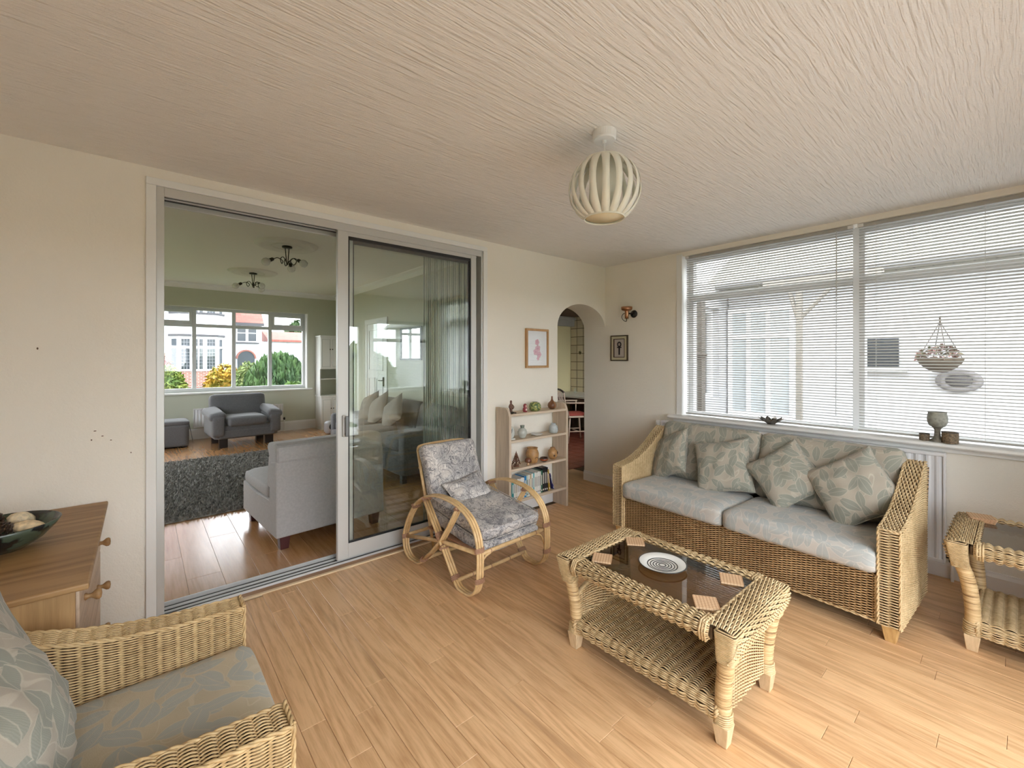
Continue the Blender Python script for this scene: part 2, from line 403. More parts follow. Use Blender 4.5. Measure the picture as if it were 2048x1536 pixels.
def brickmat(name, c1, c2, mortar, bw, bh, ms=.012, axis='XZ', rough=.85):
    m, nt, b = newmat(name); t = nt.nodes.new('ShaderNodeTexCoord')
    s = nd(nt, 'ShaderNodeSeparateXYZ', None, {0: t.outputs['Object']})
    v = nd(nt, 'ShaderNodeCombineXYZ', None, {0: s.outputs['XYZ'.index(axis[0])], 1: s.outputs['XYZ'.index(axis[1])]})
    br = nd(nt, 'ShaderNodeTexBrick', None, {'Vector': v.outputs[0], 'Color1': (*c1, 1), 'Color2': (*c2, 1), 'Mortar': (*mortar, 1), 'Scale': 1.0, 'Mortar Size': ms, 'Brick Width': bw, 'Row Height': bh})
    put(nt, b, col=br.outputs[0], rough=rough); bump(nt, b, br.outputs[1], -.4, .01); return m
# ------------------------------------------------------------------ material library
M = {}
M['wall'] = wall_paint('cream_wallpaper', (.87, .83, .745), marks=False)
M['wall_liv'] = wall_paint('sage_wall_paint', (.56, .57, .47), sc=60, st=.08)
M['wall_kit'] = plain('yellow_kitchen_paint', (.78, .70, .42), .7)
M['white'] = plain('white_gloss_paint', (.82, .82, .80), .35)
M['skirt'] = plain('white_skirting_paint', (.80, .79, .78), .4)
M['ceil_liv'] = plain('living_ceiling_paint', (.72, .69, .62), .8)
M['alu'] = plain('satin_aluminium', (.60, .60, .58), .42, .35)
M['upvc'] = plain('white_upvc', (.80, .81, .82), .35)
M['black'] = plain('black_rubber', (.012, .012, .013), .5)
M['dark'] = plain('dark_void', (.03, .025, .02), .8)
M['slat'] = plain('cream_blind_slat', (.42, .41, .38), .5)
M['cord'] = plain('pale_cord', (.62, .62, .60), .7)
M['pane'] = glass('window_glass')
M['door_glass'] = glass('sliding_door_glass', (.95, .975, .96), 1.5, 2.1)
M['bronze_glass'] = glass('bronze_table_glass', (.52, .46, .37), 1.5, 1.3)
M['laminate'] = wood('maple_laminate', (.48, .26, .115), (.74, .47, .25), 11, .07, 1, .36, .05, .5, coat=.12)
M['laminate_liv'] = wood('living_room_laminate', (.36, .17, .07), (.52, .28, .125), 9, .06, 1, .20, .07, .4, coat=.5)
M['pine'] = wood('stripped_pine', (.23, .115, .042), (.43, .255, .11), 7, .05, 0, .5, .05, .8)
M['pine_v'] = wood('stripped_pine_upright', (.26, .135, .05), (.52, .33, .15), 7, .05, 2, .5, .05, .9)
M['pine_front'] = wood('pale_pine_front', (.42, .30, .20), (.58, .44, .32), 7, .05, 1, .5, .03, .6)
M['ply'] = wood('limed_wood_board', (.44, .34, .25), (.62, .51, .39), 9, .05, 2, .6, .05, .35, knots=False)
M['ply_x'] = wood('limed_wood_shelf', (.46, .36, .26), (.64, .53, .40), 9, .05, 0, .6, .05, .35, knots=False)
M['foot'] = wood('beech_foot', (.50, .36, .20), (.66, .50, .31), 12, .2, 2, .5, .06, .3, knots=False)
M['foot_o'] = wood('oak_foot', (.42, .24, .08), (.58, .37, .15), 12, .2, 2, .5, .05, .4, knots=False)
M['strip'] = wood('pale_threshold', (.58, .42, .24), (.72, .56, .36), 8, .05, 0, .45, .03, .3, knots=False)
def cane_mat(name, a, bcol, rough=.5, sc=60):
    m, nt, b = newmat(name); v = objco(nt)
    n = nd(nt, 'ShaderNodeTexNoise', None, {'Vector': v, 'Scale': sc, 'Detail': 3})
    n2 = nd(nt, 'ShaderNodeTexNoise', None, {'Vector': v, 'Scale': 5, 'Detail': 2})
    f = mth(nt, 'MULTIPLY_ADD', n2.outputs[0], .6, mth(nt, 'MULTIPLY', n.outputs[0], .55))
    put(nt, b, col=ramp(nt, f, [(.35, a), (.72, bcol)]), rough=rough, spec=.4); return m
M['wicker'] = cane_mat('straw_wicker', (.34, .215, .09), (.63, .455, .235))
M['wicker_pale'] = cane_mat('pale_straw_wicker', (.39, .265, .125), (.68, .515, .295))
M['wicker_brown'] = cane_mat('honey_wicker', (.27, .155, .065), (.52, .34, .16))
def wrap_mat():
    m, nt, b = newmat('wrapped_cane'); v = objco(nt, (6, 6, 150))
    n = nd(nt, 'ShaderNodeTexNoise', None, {'Vector': v, 'Scale': 1.0, 'Detail': 2})
    put(nt, b, col=ramp(nt, n.outputs[0], [(.32, (.20, .115, .05)), (.43, (.50, .34, .165)), (.7, (.68, .51, .285))]), rough=.45); bump(nt, b, n.outputs[0], .5, .004); return m
M['wrap'] = wrap_mat()
M['core'] = plain('dark_core_painted_shade', (.10, .058, .025), .8)  # dark colour stands in for shade behind the woven strands
M['rattan'] = cane_mat('honey_rattan', (.50, .31, .13), (.74, .53, .28), .35, 25)
M['binding'] = cane_mat('brown_rattan_binding', (.24, .12, .07), (.42, .24, .15), .5, 80)
M['leaf'] = leaf_fabric('leaf_print_fabric', (.40, .355, .29), (.235, .238, .20), (.46, .415, .345), 11.0)
M['leaf_seat'] = leaf_fabric('leaf_print_seat_fabric', (.50, .475, .435), (.355, .37, .36), (.565, .535, .485), 9.5)
M['leaf_warm'] = leaf_fabric('leaf_print_warm_fabric', (.49, .425, .305), (.345, .35, .315), (.52, .46, .34), 11.0, .6)  # warmer tan ground than the other leaf prints
M['scrib'] = scribble_fabric('grey_sketch_fabric')
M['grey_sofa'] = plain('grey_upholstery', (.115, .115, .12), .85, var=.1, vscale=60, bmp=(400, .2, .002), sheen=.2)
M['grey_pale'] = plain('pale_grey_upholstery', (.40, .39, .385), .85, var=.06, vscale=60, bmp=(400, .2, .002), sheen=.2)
M['taupe'] = plain('taupe_cushion', (.30, .27, .24), .9, bmp=(300, .2, .002))
M['legdark'] = plain('dark_wood_leg', (.012, .008, .008), .4)
M['legred'] = plain('mahogany_leg', (.07, .018, .018), .3)
M['bronze'] = plain('dark_bronze', (.05, .04, .03), .35, .8)
M['copper'] = plain('brushed_copper', (.46, .235, .13), .32, 1.0)
M['bulb'] = plain('frosted_bulb', (.72, .70, .66), .25)
M['shade'] = plain('cream_lamp_shade', (.84, .83, .74), .6)
M['plastic'] = plain('white_plastic', (.80, .79, .77), .4)
M['radiator'] = plain('white_radiator_enamel', (.80, .80, .81), .3)
def ceiling_mat():
    m, nt, b = newmat('ridged_ceiling_paper'); v0 = objco(nt)
    dn = nd(nt, 'ShaderNodeTexNoise', None, {'Vector': v0, 'Scale': 2.2, 'Detail': 2})
    dv = nd(nt, 'ShaderNodeVectorMath', {'operation': 'SCALE'}, {0: dn.outputs['Color'], 'Scale': .035})
    v = nd(nt, 'ShaderNodeVectorMath', {'operation': 'ADD'}, {0: v0, 1: dv.outputs[0]}).outputs[0]
    st = nd(nt, 'ShaderNodeMapping', None, {'Vector': v, 'Scale': (5, 72, 1)}).outputs[0]
    n = nd(nt, 'ShaderNodeTexNoise', None, {'Vector': st, 'Scale': 1.0, 'Detail': 2, 'Roughness': .5, 'Distortion': .35})
    g = nd(nt, 'ShaderNodeTexNoise', None, {'Vector': v0, 'Scale': 160, 'Detail': 2})
    h = mth(nt, 'MULTIPLY_ADD', g.outputs[0], .15, n.outputs[0])
    put(nt, b, col=(.82, .80, .77), rough=.75, spec=.2); bump(nt, b, h, .75, .012); return m
M['ceiling'] = ceiling_mat()
# ------------------------------------------------------------------ floors
def planks(parent, x0, x1, y0, y1, wd, lens, mat, top=0.0, gap=.0005, th=.008):
    cache = {}; x = x0; k = 0
    while x < x1 - 1e-4:
        ww = min(wd, x1 - x); y = y0 - random.random()*lens[0]
        while y < y1 - 1e-4:
            L = random.choice(lens); a, b_ = max(y, y0), min(y + L, y1)
            if b_ - a > .03:
                key = (round(ww, 4), round(b_-a, 4))
                if key not in cache:
                    mb = MB(); hx, hy = ww/2-gap, (b_-a)/2-gap; c = .0012
                    mb.add([(-hx,-hy,-th),(hx,-hy,-th),(hx,hy,-th),(-hx,hy,-th),(-hx,-hy,-c),(hx,-hy,-c),(hx,hy,-c),(-hx,hy,-c),(-hx+c,-hy+c,0),(hx-c,-hy+c,0),(hx-c,hy-c,0),(-hx+c,hy-c,0)],
                           [(0,1,5,4),(1,2,6,5),(2,3,7,6),(3,0,4,7),(4,5,9,8),(5,6,10,9),(6,7,11,10),(7,4,8,11),(8,9,10,11)])
                    me = bpy.data.meshes.new('plank'); me.from_pydata(mb.v, [], mb.f); me.materials.append(mat); cache[key] = me
                link('plank', cache[key], parent, (x+ww/2, (a+b_)/2, top)); k += 1
            y += L
        x += wd
    return k
f1 = struct(MB().bx(XB-.2, XR+.2, YB-.2, YL+.02, -.2, -.008).build('floor', M['core']), 'warm maple laminate floor of the sun room', 'floor')
planks(f1, XB, XR, YB, YL-.07, .094, (1.2, 1.2, .9), M['laminate'])
f2 = struct(MB().bx(XB-.2, XLR+.1, YL+.02, YF+.2, -.2, -.008).build('floor', M['core']), 'shiny laminate floor of the living room', 'floor')
planks(f2, XB, XLR, YL+.16, YF, .192, (1.29, 1.29), M['laminate_liv'])
f3 = struct(MB().bx(XLR+.1, 7.5, YL+.02, 6.7, -.2, -.008).build('floor', M['core']), 'red quarry tile floor of the kitchen', 'floor')
planks(f3, 3.285, 4.36, YL-.07, 3.86, .094, (1.2,), M['laminate'])
M['quarry'] = plain('red_quarry_tile', (.21, .06, .035), .4, var=.15, vscale=20, rand=.2)
qm = MB().bx(-.096, .096, -.096, .096, -.008, .001)
qme = bpy.data.meshes.new('tile'); qme.from_pydata(qm.v, [], qm.f); qme.materials.append(M['quarry'])
for i in range(17):
    for j in range(12):
        link('tile', qme, f3, (3.46 + .2*i, 3.97 + .2*j, 0))
# ------------------------------------------------------------------ walls
AX0, AX1, ASPR, ARISE = 3.285, 4.08, 1.80, .255     # arch
mb = MB()
mb.bx(XB-.2, .02, YL, YL+.31, -.1, 2.95); mb.bx(.02, 2.365, YL, YL+.31, 2.455, 2.95); mb.bx(2.365, AX0, YL, YL+.31, -.1, 2.95)
N_ = 28; ac = (AX0+AX1)/2; ar = (AX1-AX0)/2
xs = [ac - ar*math.cos(math.pi*i/N_) for i in range(N_+1)]; zs = [ASPR + ARISE*math.sin(math.pi*i/N_) for i in range(N_+1)]
for i in range(N_): mb.prism([(xs[i], zs[i]), (xs[i+1], zs[i+1]), (xs[i+1], 2.95), (xs[i], 2.95)], YL, YL+.31, 'y')
struct(mb.build('wall_left', M['wall']), 'cream textured wall with the sliding door and the arch', 'wall')
WY0, WY1, WZ0, WZ1 = -.52, 2.18, .87, 2.47
mb = MB(); mb.bx(XR, XR+.24, YB-.2, WY0, -.1, 2.6); mb.bx(XR, XR+.24, WY1, YL+.31, -.1, 2.6)
mb.bx(XR, XR+.24, WY0, WY1, -.1, WZ0); mb.bx(XR, XR+.24, WY0, WY1, WZ1, 2.6)
struct(mb.build('wall_right', M['wall']), 'textured wall with the wide blind-covered window', 'wall')
mb = MB(); mb.bx(XB-.2, -.45, YB-.2, YB, -.1, 2.6); mb.bx(2.75, 2.95, YB-.2, YB, -.1, 2.6); mb.bx(3.98, XR+.24, YB-.2, YB, -.1, 2.6)
mb.bx(-.45, 2.75, YB-.2, YB, 2.05, 2.6); mb.bx(2.95, 3.98, YB-.2, YB, 2.12, 2.6); mb.bx(2.95, 3.98, YB-.2, YB, -.1, .9)
struct(mb.build('wall_rear', M['wall']), 'garden side wall behind the viewpoint', 'wall')
struct(MB().bx(XB-.2, XB, YB-.2, YL+.31, -.1, 2.6).build('wall_end', M['wall']), 'plain end wall of the sun room', 'wall')
struct(MB().bx(XB-.2, XR+.24, YB-.2, YL, CEIL, 2.62).build('ceiling', M['ceiling']), 'sun room ceiling in ridged textured paper', 'ceiling')
LX0, LX1, LZ0, LZ1 = -1.14, 2.66, .85, 2.41
mb = MB(); mb.bx(XB-.2, LX0, YF, YF+.25, -.1, 2.95); mb.bx(LX1, XLR+.1, YF, YF+.25, -.1, 2.95)
mb.bx(LX0, LX1, YF, YF+.25, -.1, LZ0); mb.bx(LX0, LX1, YF, YF+.25, LZ1, 2.95)
struct(mb.build('wall_far', M['wall_liv']), 'sage green living room wall with the street window', 'wall')
struct(MB().bx(XLR, XLR+.1, YL+.31, YF, -.1, 2.95).build('wall_far_right', M['wall_liv']), 'sage green living room wall with the panelled door', 'wall')
mb = MB(); mb.bx(XB-.2, XB, YL+.31, 5.7, -.1, 2.95); mb.bx(XB-.2, XB, 8.1, YF, -.1, 2.95); mb.bx(XB-.2, XB, 5.7, 8.1, -.1, .85); mb.bx(XB-.2, XB, 5.7, 8.1, 2.41, 2.95)  # unseen opening added so daylight reaches the living room
struct(mb.build('wall_far_left', M['wall_liv']), 'sage green living room side wall with an added unseen daylight opening', 'wall')
struct(MB().bx(XB-.2, XLR+.1, YL+.31, YF+.25, CEIL2, 2.95).build('ceiling', M['ceil_liv']), 'smooth living room ceiling with two plaster roses', 'ceiling')
mb = MB(); mb.bx(4.32, 4.5, YL, YL+.31, -.1, 2.6); mb.bx(7.0, 7.4, YL, YL+.31, -.1, 2.6); mb.bx(4.5, 7.0, YL, YL+.31, -.1, .85); mb.bx(4.5, 7.0, YL, YL+.31, 2.25, 2.6)  # opening cut for the added daylight window
M['render'] = plain('white_render', (.46, .46, .47), .85, bmp=(60, .4, .01))
struct(mb.build('wall_kitchen_side', M['render']), 'white rendered kitchen wall outside the window', 'wall')
struct(MB().bx(3.35, 7.4, 6.44, 6.6, -.1, 2.6).build('wall_kitchen_far', M['wall_kit']), 'pale yellow kitchen wall behind the tiles', 'wall')
kw = struct(MB().bx(7.2, 7.4, YL+.31, 6.44, -.1, 2.6).build('wall_kitchen_right', plain('brown_grout', (.20, .16, .10), .8)), 'kitchen wall covered in cream square tiles', 'wall')
M['ktile'] = plain('cream_wall_tile', (.68, .60, .42), .25, rand=.08)
km = MB().bx(-.006, .006, -.079, .079, -.083, .083)
kme = bpy.data.meshes.new('tile'); kme.from_pydata(km.v, [], km.f); kme.materials.append(M['ktile'])
for i in range(9):
    for j in range(10):
        link('tile', kme, kw, (7.196, 6.345 - .18*i, .30 + .18*j + .47))
mb = MB()
for (a, c, r_) in ((0, 0, .022), (.018, .028, .02), (-.02, .025, .016)): mb.lathe([(0, -.001), (r_, -.001), (r_, .002), (0, .002)], (7.187, 6.16+a, 1.58+c), 10, Matrix.Rotation(R(90), 3, 'Y'))
mb.bx(7.186, 7.189, 6.155, 6.163, 1.60, 1.645); mb.build('fruit_motif', plain('dark_tile_transfer', (.10, .09, .03), .4), kw)
struct(MB().bx(3.35, 7.4, YL+.31, 6.6, 2.37, 2.6).build('ceiling', plain('brown_ceiling_boards', (.10, .055, .03), .6)), 'dark brown kitchen ceiling', 'ceiling')
mb = MB(); mb.bx(3.36, 7.19, 6.32, 6.43, 2.17, 2.37); mb.bx(3.36, 7.19, 6.28, 6.43, 2.30, 2.345)
struct(mb.build('trim_1', plain('grey_white_pelmet', (.50, .49, .45), .5)), 'grey white boxed cornice in the kitchen', 'trim')
# coving and skirting
mb = MB(); cz = CEIL2
prof = [(0, -.09), (.0, 0), (.11, 0), (.10, -.015), (.05, -.03), (.02, -.07)]
mb.prism([(YF-a, cz+b_) for a, b_ in prof], XB, XLR, 'x')
mb.prism([(XLR-a, cz+b_) for a, b_ in prof], YL+.31, YF, 'y')
mb.prism([(XB+a, cz+b_) for a, b_ in prof], YL+.31, YF, 'y')
struct(mb.build('trim_2', M['skirt'], smooth=False), 'plaster coving round the living room ceiling', 'coving')
def skirting(name, runs, label, h=.12):
    mb = MB()
    for ax, p, a, b_, sg in runs:
        prof = [(0, 0), (sg*.018, 0), (sg*.018, h-.03), (sg*.010, h-.012), (sg*.008, h), (0, h)]
        mb.prism([(p+u, v) for u, v in prof], a, b_, 'y' if ax == 'x' else 'x')
    return struct(mb.build(name, M['skirt'], bevel=.002), label, 'skirting')
skirting('baseboard_right', [('x', XR, YB, YL+.31, -1)], 'white skirting board below the wide window', .115)
skirting('baseboard_left', [('y', YL, 2.39, AX0, -1)], 'white skirting board behind the bookcase', .115)
skirting('baseboard_far', [('y', YF, XB, XLR, -1), ('x', XLR, YL+.31, 7.12, -1), ('x', XLR, 8.06, YF, -1)], 'tall white skirting board in the living room', .19)
# ------------------------------------------------------------------ windows
def bar(mb, a, b_, wd, dp, axis):
    pass
# window_1: wide window beside the sofa (in the plane of wall_right)
win = struct(thing('window_1', 'wide white framed window with fanlights beside the sofa', 'window'), 'wide white framed window with fanlights beside the sofa', 'window')
FX = XR+.13
mb = MB(); mb.bx(FX, FX+.07, WY0, WY1, WZ0, WZ0+.06); mb.bx(FX, FX+.07, WY0, WY1, WZ1-.05, WZ1); mb.bx(FX, FX+.07, WY1-.05, WY1, WZ0+.06, WZ1-.05); mb.bx(FX, FX+.07, WY0, WY0+.05, WZ0+.06, WZ1-.05)
mb.build('window_frame', M['upvc'], win, bevel=.004)
for y in (.81,): MB().bx(FX-.006, FX+.07, y-.038, y+.038, WZ0+.06, WZ1-.05).build('mullion', M['upvc'], win, bevel=.004)
for a, b_ in ((WY0+.05, .772), (.848, WY1-.05)):
    MB().bx(FX-.004, FX+.068, a, b_, 2.03, 2.09).build('transom', M['upvc'], win, bevel=.004)
    MB().bx(FX+.03, FX+.036, a, b_, WZ0+.06, 2.03).build('pane', M['pane'], win)
    MB().bx(FX+.03, FX+.036, a, b_, 2.09, WZ1-.05).build('pane', M['pane'], win)
mb = MB(); mb.bx(XR-.012, XR+.13, WY1-.004, WY1+.055, WZ0+.02, WZ1+.02)
mb.build('window_lining', M['white'], win, bevel=.003)
sp = [(XR-.085, .868), (XR-.095, .880), (XR-.088, .896), (XR-.07, .902), (FX+.0, .902), (FX+.0, .868)]
MB().prism(sp, YB, WY1+.11, 'y').build('window_sill', M['white'], win, bevel=.003)
MB().bx(XR-.03, XR+.01, YB, WY1+.08, .835, .868).build('sill_moulding', M['white'], win, bevel=.004)
# window_2: living room street window
win2 = struct(thing('window_2', 'four light living room window onto the street', 'window'), 'four light living room window onto the street', 'window')
FY = YF+.12
M['upvc_grey'] = plain('grey_white_window_frame', (.60, .61, .62), .4)
mb = MB(); mb.bx(LX0, LX1, FY, FY+.07, LZ0, LZ0+.07); mb.bx(LX0, LX1, FY, FY+.07, LZ1-.05, LZ1); mb.bx(LX0, LX0+.06, FY, FY+.07, LZ0+.07, LZ1-.05); mb.bx(LX1-.06, LX1, FY, FY+.07, LZ0+.07, LZ1-.05)
mb.build('window_frame', M['upvc_grey'], win2, bevel=.004)
xsm = [LX0+.06, -.51, .115, .745, 1.365, 1.99, LX1-.06]
for x in xsm[1:-1]: MB().bx(x-.032, x+.032, FY-.005, FY+.07, LZ0+.07, LZ1-.05).build('mullion', M['upvc_grey'], win2, bevel=.004)
for i in range(6):
    a = xsm[i] + (.032 if i else 0); b_ = xsm[i+1] - (.032 if i < 5 else 0)
    MB().bx(a, b_, FY, FY+.07, 2.05, 2.11).build('transom', M['upvc_grey'], win2, bevel=.004)
    MB().bx(a, b_, FY+.03, FY+.035, LZ0+.07, 2.05).build('pane', M['pane'], win2)
    MB().bx(a, b_, FY+.03, FY+.035, 2.11, LZ1-.05).build('pane', M['pane'], win2)
    if i in (2, 5):   # opening fanlights
        c = MB(); c.bx(a, b_, FY-.02, FY+.03, 2.11, 2.16); c.bx(a, b_, FY-.02, FY+.03, LZ1-.10, LZ1-.05); c.bx(a, a+.045, FY-.02, FY+.03, 2.16, LZ1-.10); c.bx(b_-.045, b_, FY-.02, FY+.03, 2.16, LZ1-.10)
        sash = c.build('sash', M['upvc_grey'], win2, bevel=.003)
        h = MB(); h.bx((a+b_)/2-.012, (a+b_)/2+.012, FY-.04, FY-.02, 2.115, 2.14); h.bx((a+b_)/2-.06, (a+b_)/2+.01, FY-.045, FY-.033, 2.125, 2.142); h.build('handle', M['alu'], sash)
MB().bx(LX0-.03, LX1+.09, YF-.06, FY, LZ0-.03, LZ0).build('window_sill', M['white'], win2, bevel=.004)
MB().bx(LX1-.012, LX1+.012, YF-.01, FY, LZ0, LZ1).build('window_lining', M['white'], win2)
# window_3: rear glazed doors and window behind the viewpoint
win3 = struct(thing('window_3', 'tall glazed garden doors behind the viewpoint', 'window'), 'tall glazed garden doors behind the viewpoint', 'window')
mb = MB()
for x in (-.415, .63, 1.67, 2.715): mb.bx(x-.035, x+.035, YB-.12, YB-.05, .10, 1.98)
mb.bx(-.45, 2.75, YB-.12, YB-.05, 0, .10); mb.bx(-.45, 2.75, YB-.12, YB-.05, 1.98, 2.05)
mb.build('door_frame', M['upvc'], win3, bevel=.004); MB().bx(-.45, 2.75, YB-.09, YB-.085, .1, 1.98).build('pane', M['pane'], win3)
win4 = struct(thing('window_4', 'garden side window with a blind behind the viewpoint', 'window'), 'garden side window with a blind behind the viewpoint', 'window')
mb = MB(); mb.bx(2.95, 3.98, YB-.14, YB-.08, .9, .96); mb.bx(2.95, 3.98, YB-.14, YB-.08, 2.06, 2.12); mb.bx(2.95, 3.01, YB-.14, YB-.08, .96, 2.06); mb.bx(3.92, 3.98, YB-.14, YB-.08, .96, 2.06); mb.bx(3.01, 3.92, YB-.14, YB-.08, 1.75, 1.81)
mb.build('window_frame', M['upvc'], win4, bevel=.004); MB().bx(3.0, 3.93, YB-.115, YB-.11, .96, 2.06).build('pane', M['pane'], win4)
MB().bx(2.9, 4.0, YB-.08, YB+.06, .88, .905).build('window_sill', M['white'], win4, bevel=.004)
# unseen window, added to give the kitchen daylight
win5 = struct(thing('added_window_5', 'unseen pale framed window added to light the kitchen', 'window'), 'unseen pale framed window added to light the kitchen', 'window')
mb = MB(); mb.bx(4.5, 7.0, YL+.1, YL+.17, .85, .91); mb.bx(4.5, 7.0, YL+.1, YL+.17, 2.19, 2.25); mb.bx(4.5, 4.56, YL+.1, YL+.17, .91, 2.19); mb.bx(6.94, 7.0, YL+.1, YL+.17, .91, 2.19); mb.bx(5.72, 5.78, YL+.1, YL+.17, .91, 2.19)
mb.build('window_frame', M['upvc'], win5); MB().bx(4.56, 6.94, YL+.13, YL+.135, .91, 2.19).build('pane', M['pane'], win5)
# ------------------------------------------------------------------ venetian blinds
def blind(label, loc, rz, L, z0, z1, pitch=.0215, tilt=11, n_cords=(.08, .5, .92), wand=True):
    """slats along local x, room side = -y"""
    root = thing('venetian_blind', label, 'blind', loc, rz)
    MB().box((0, 0, z1-.0125), (L, .027, .025)).build('headrail', M['slat'], root, bevel=.002)
    MB().box((0, 0, z0+.006), (L, .024, .012)).build('bottom_rail', M['slat'], root, bevel=.002)
    wv = .0125; sec = [(-wv, 0), (-wv*.5, .0016), (0, .0021), (wv*.5, .0016), (wv, 0)]
    v, f = [], []
    for x in (-L/2+.004, L/2-.004):
        for a, b_ in sec: v.append((x, a, b_))
        for a, b_ in sec[::-1]: v.append((x, a, b_-.0006))
    for i in range(10): f.append((i, (i+1) % 10, 10+(i+1) % 10, 10+i))
    f += [tuple(range(10))[::-1], tuple(range(10, 20))]
    me = bpy.data.meshes.new('slat'); me.from_pydata(v, [], f); me.materials.append(M['slat'])
    z = z0 + .028
    while z < z1 - .03:
        link('slat', me, root, (0, 0, z), (R(-tilt), 0, 0)); z += pitch
    for c in n_cords:
        x = (c-.5)*L
        cm = MB()
        for y in (-.0132, .0132): cm.tube([(x, y, z0+.01), (x, y, z1-.02)], .0008, 5)
        cm.build('ladder_cord', M['cord'], root)
    if wand:
        MB().tube([(L/2-.10, -.02, z1-.02), (L/2-.10, -.024, z1-.06), (L/2-.105, -.026, z0+.10)], .0028, 6).build('tilt_wand', plain('clear_wand', (.55, .55, .55), .2), root)
    cl = MB()
    for s in (-1, 1): cl.box((s*(L/2-.015), -.002, z1-.010), (.035, .034, .022))
    cl.build('bracket', M['plastic'], root)
    return root
# local +x -> world -y (rz=-90): room side (-y local) -> world -x
blind('white slatted blind over the window half nearer the wall lamp', (XR+.035, (2.155+.825)/2, 0), R(-90), 1.33, .915, 2.465, tilt=18)
blind('white slatted blind over the window half behind the stone goblet', (XR+.035, (.795-.50)/2, 0), R(-90), 1.295, .915, 2.465, tilt=18)
blind('white slatted blind on the garden side window', (3.465, YB-.045, 0), R(180), 1.0, .93, 2.11, wand=False)
# ------------------------------------------------------------------ sliding glass door
d1 = struct(thing('door_1', 'aluminium sliding door frame with track in a white lining', 'door frame'), 'aluminium sliding door frame with track in a white lining', 'door frame')
DX0, DX1, DZ = .02, 2.365, 2.455
mb = MB(); mb.bx(DX0, DX0+.045, YL-.015, YL+.2, 0, DZ-.04); mb.bx(DX1-.045, DX1, YL-.015, YL+.2, 0, DZ-.04); mb.bx(DX0, DX1, YL-.015, YL+.2, DZ-.04, DZ)
mb.build('white_lining', M['white'], d1, bevel=.003)
ay0, ay1 = YL-.005, YL+.145
ix0, ix1, iz = DX0+.045, DX1-.045, DZ-.04
mb = MB(); mb.bx(ix0, ix0+.035, ay0, ay1, 0, iz); mb.bx(ix1-.02, ix1, ay0, ay1, 0, iz); mb.bx(ix0+.035, ix1-.02, ay0, ay0+.02, iz-.05, iz); mb.bx(ix0+.035, ix1-.02, ay1-.02, ay1, iz-.07, iz); mb.bx(ix0+.035, ix1-.02, ay0+.06, ay0+.07, iz-.05, iz)
mb.build('aluminium_frame', M['alu'], d1, bevel=.002)
MB().bx(ix0+.035, ix1-.02, ay0+.02, ay1-.02, iz-.042, iz-.002).build('track_shadow_gap', M['black'], d1)  # solid black fill for the shade inside the head track
mb = MB(); mb.bx(ix0, ix1, ay0, ay1, -.008, .006)
for y in (ay0+.006, ay0+.045, ay0+.095, ay1-.008): mb.bx(ix0, ix1, y-.004, y+.004, .0, .016 if y < ay1-.05 else .028)
mb.build('floor_track', M['alu'], d1, bevel=.001)
mb = MB()
for y in (ay0+.0255, ay0+.07, ay0+.118): mb.bx(ix0+.03, ix1-.02, y-.014, y+.014, .006, .0075)
mb.build('track_groove_shade', M['black'], d1)  # black strips put shade into the floor track grooves
MB().bx(DX0-.02, DX1+.02, YL-.062, YL-.006, -.008, .004).build('threshold_board', wood('brown_threshold', (.26, .12, .05), (.40, .21, .09), 9, .05, 0, .4, .03, .3), d1)
MB().bx(DX0-.02, DX1+.02, YL-.085, YL-.062, -.008, .009).build('threshold_strip', M['strip'], d1, bevel=.003)
def leaf(label, x0, x1, y, z0, z1, st_l, st_r, rail_b, rail_t, th=.034):
    root = struct(thing('door_2', label, 'sliding door'), label, 'sliding door')
    MB().bx(x0, x0+st_l, y, y+th, z0, z1).build('stile', M['alu'], root, bevel=.002)
    MB().bx(x1-st_r, x1, y, y+th, z0, z1).build('stile', M['alu'], root, bevel=.002)
    MB().bx(x0+st_l, x1-st_r, y+.001, y+th-.001, z0, z0+rail_b).build('bottom_rail', M['alu'], root, bevel=.002)
    MB().bx(x0+st_l, x1-st_r, y+.001, y+th-.001, z1-rail_t, z1).build('top_rail', M['alu'], root, bevel=.002)
    g = MB(); a, b_, c, d = x0+st_l, x1-st_r, z0+rail_b, z1-rail_t; q = .010
    g.bx(a, a+q, y+.006, y+th-.006, c, d); g.bx(b_-q, b_, y+.006, y+th-.006, c, d); g.bx(a, b_, y+.006, y+th-.006, c, c+q); g.bx(a, b_, y+.006, y+th-.006, d-q*2.2, d)
    g.build('gasket', M['black'], root)
    MB().bx(a+q, b_-q, y+th/2-.003, y+th/2+.003, c+q, d-q*2.2).build('glass_pane', M['door_glass'], root)
    return root
lf = leaf('sliding glass door leaf with the pull handle, pushed open to the right', 1.055, 2.255, ay0+.012, .026, iz-.045, .075, .055, .105, .035)
h = MB(); h.bx(1.085, 1.11, ay0-.006, ay0+.012, .90, 1.055); h.build('handle_plate', M['alu'], lf, bevel=.006)
h = MB(); h.bx(1.095, 1.118, ay0-.035, ay0-.02, .905, 1.05); h.bx(1.097, 1.116, ay0-.022, ay0-.004, .915, .93); h.bx(1.097, 1.116, ay0-.022, ay0-.004, 1.025, 1.04); h.build('pull_handle', plain('grey_handle', (.22, .23, .24), .4, .5), lf, bevel=.006)
leaf('fixed glass leaf standing behind the sliding leaf', 1.15, 2.30, ay0+.092, .036, iz-.045, .042, .05, .06, .04)
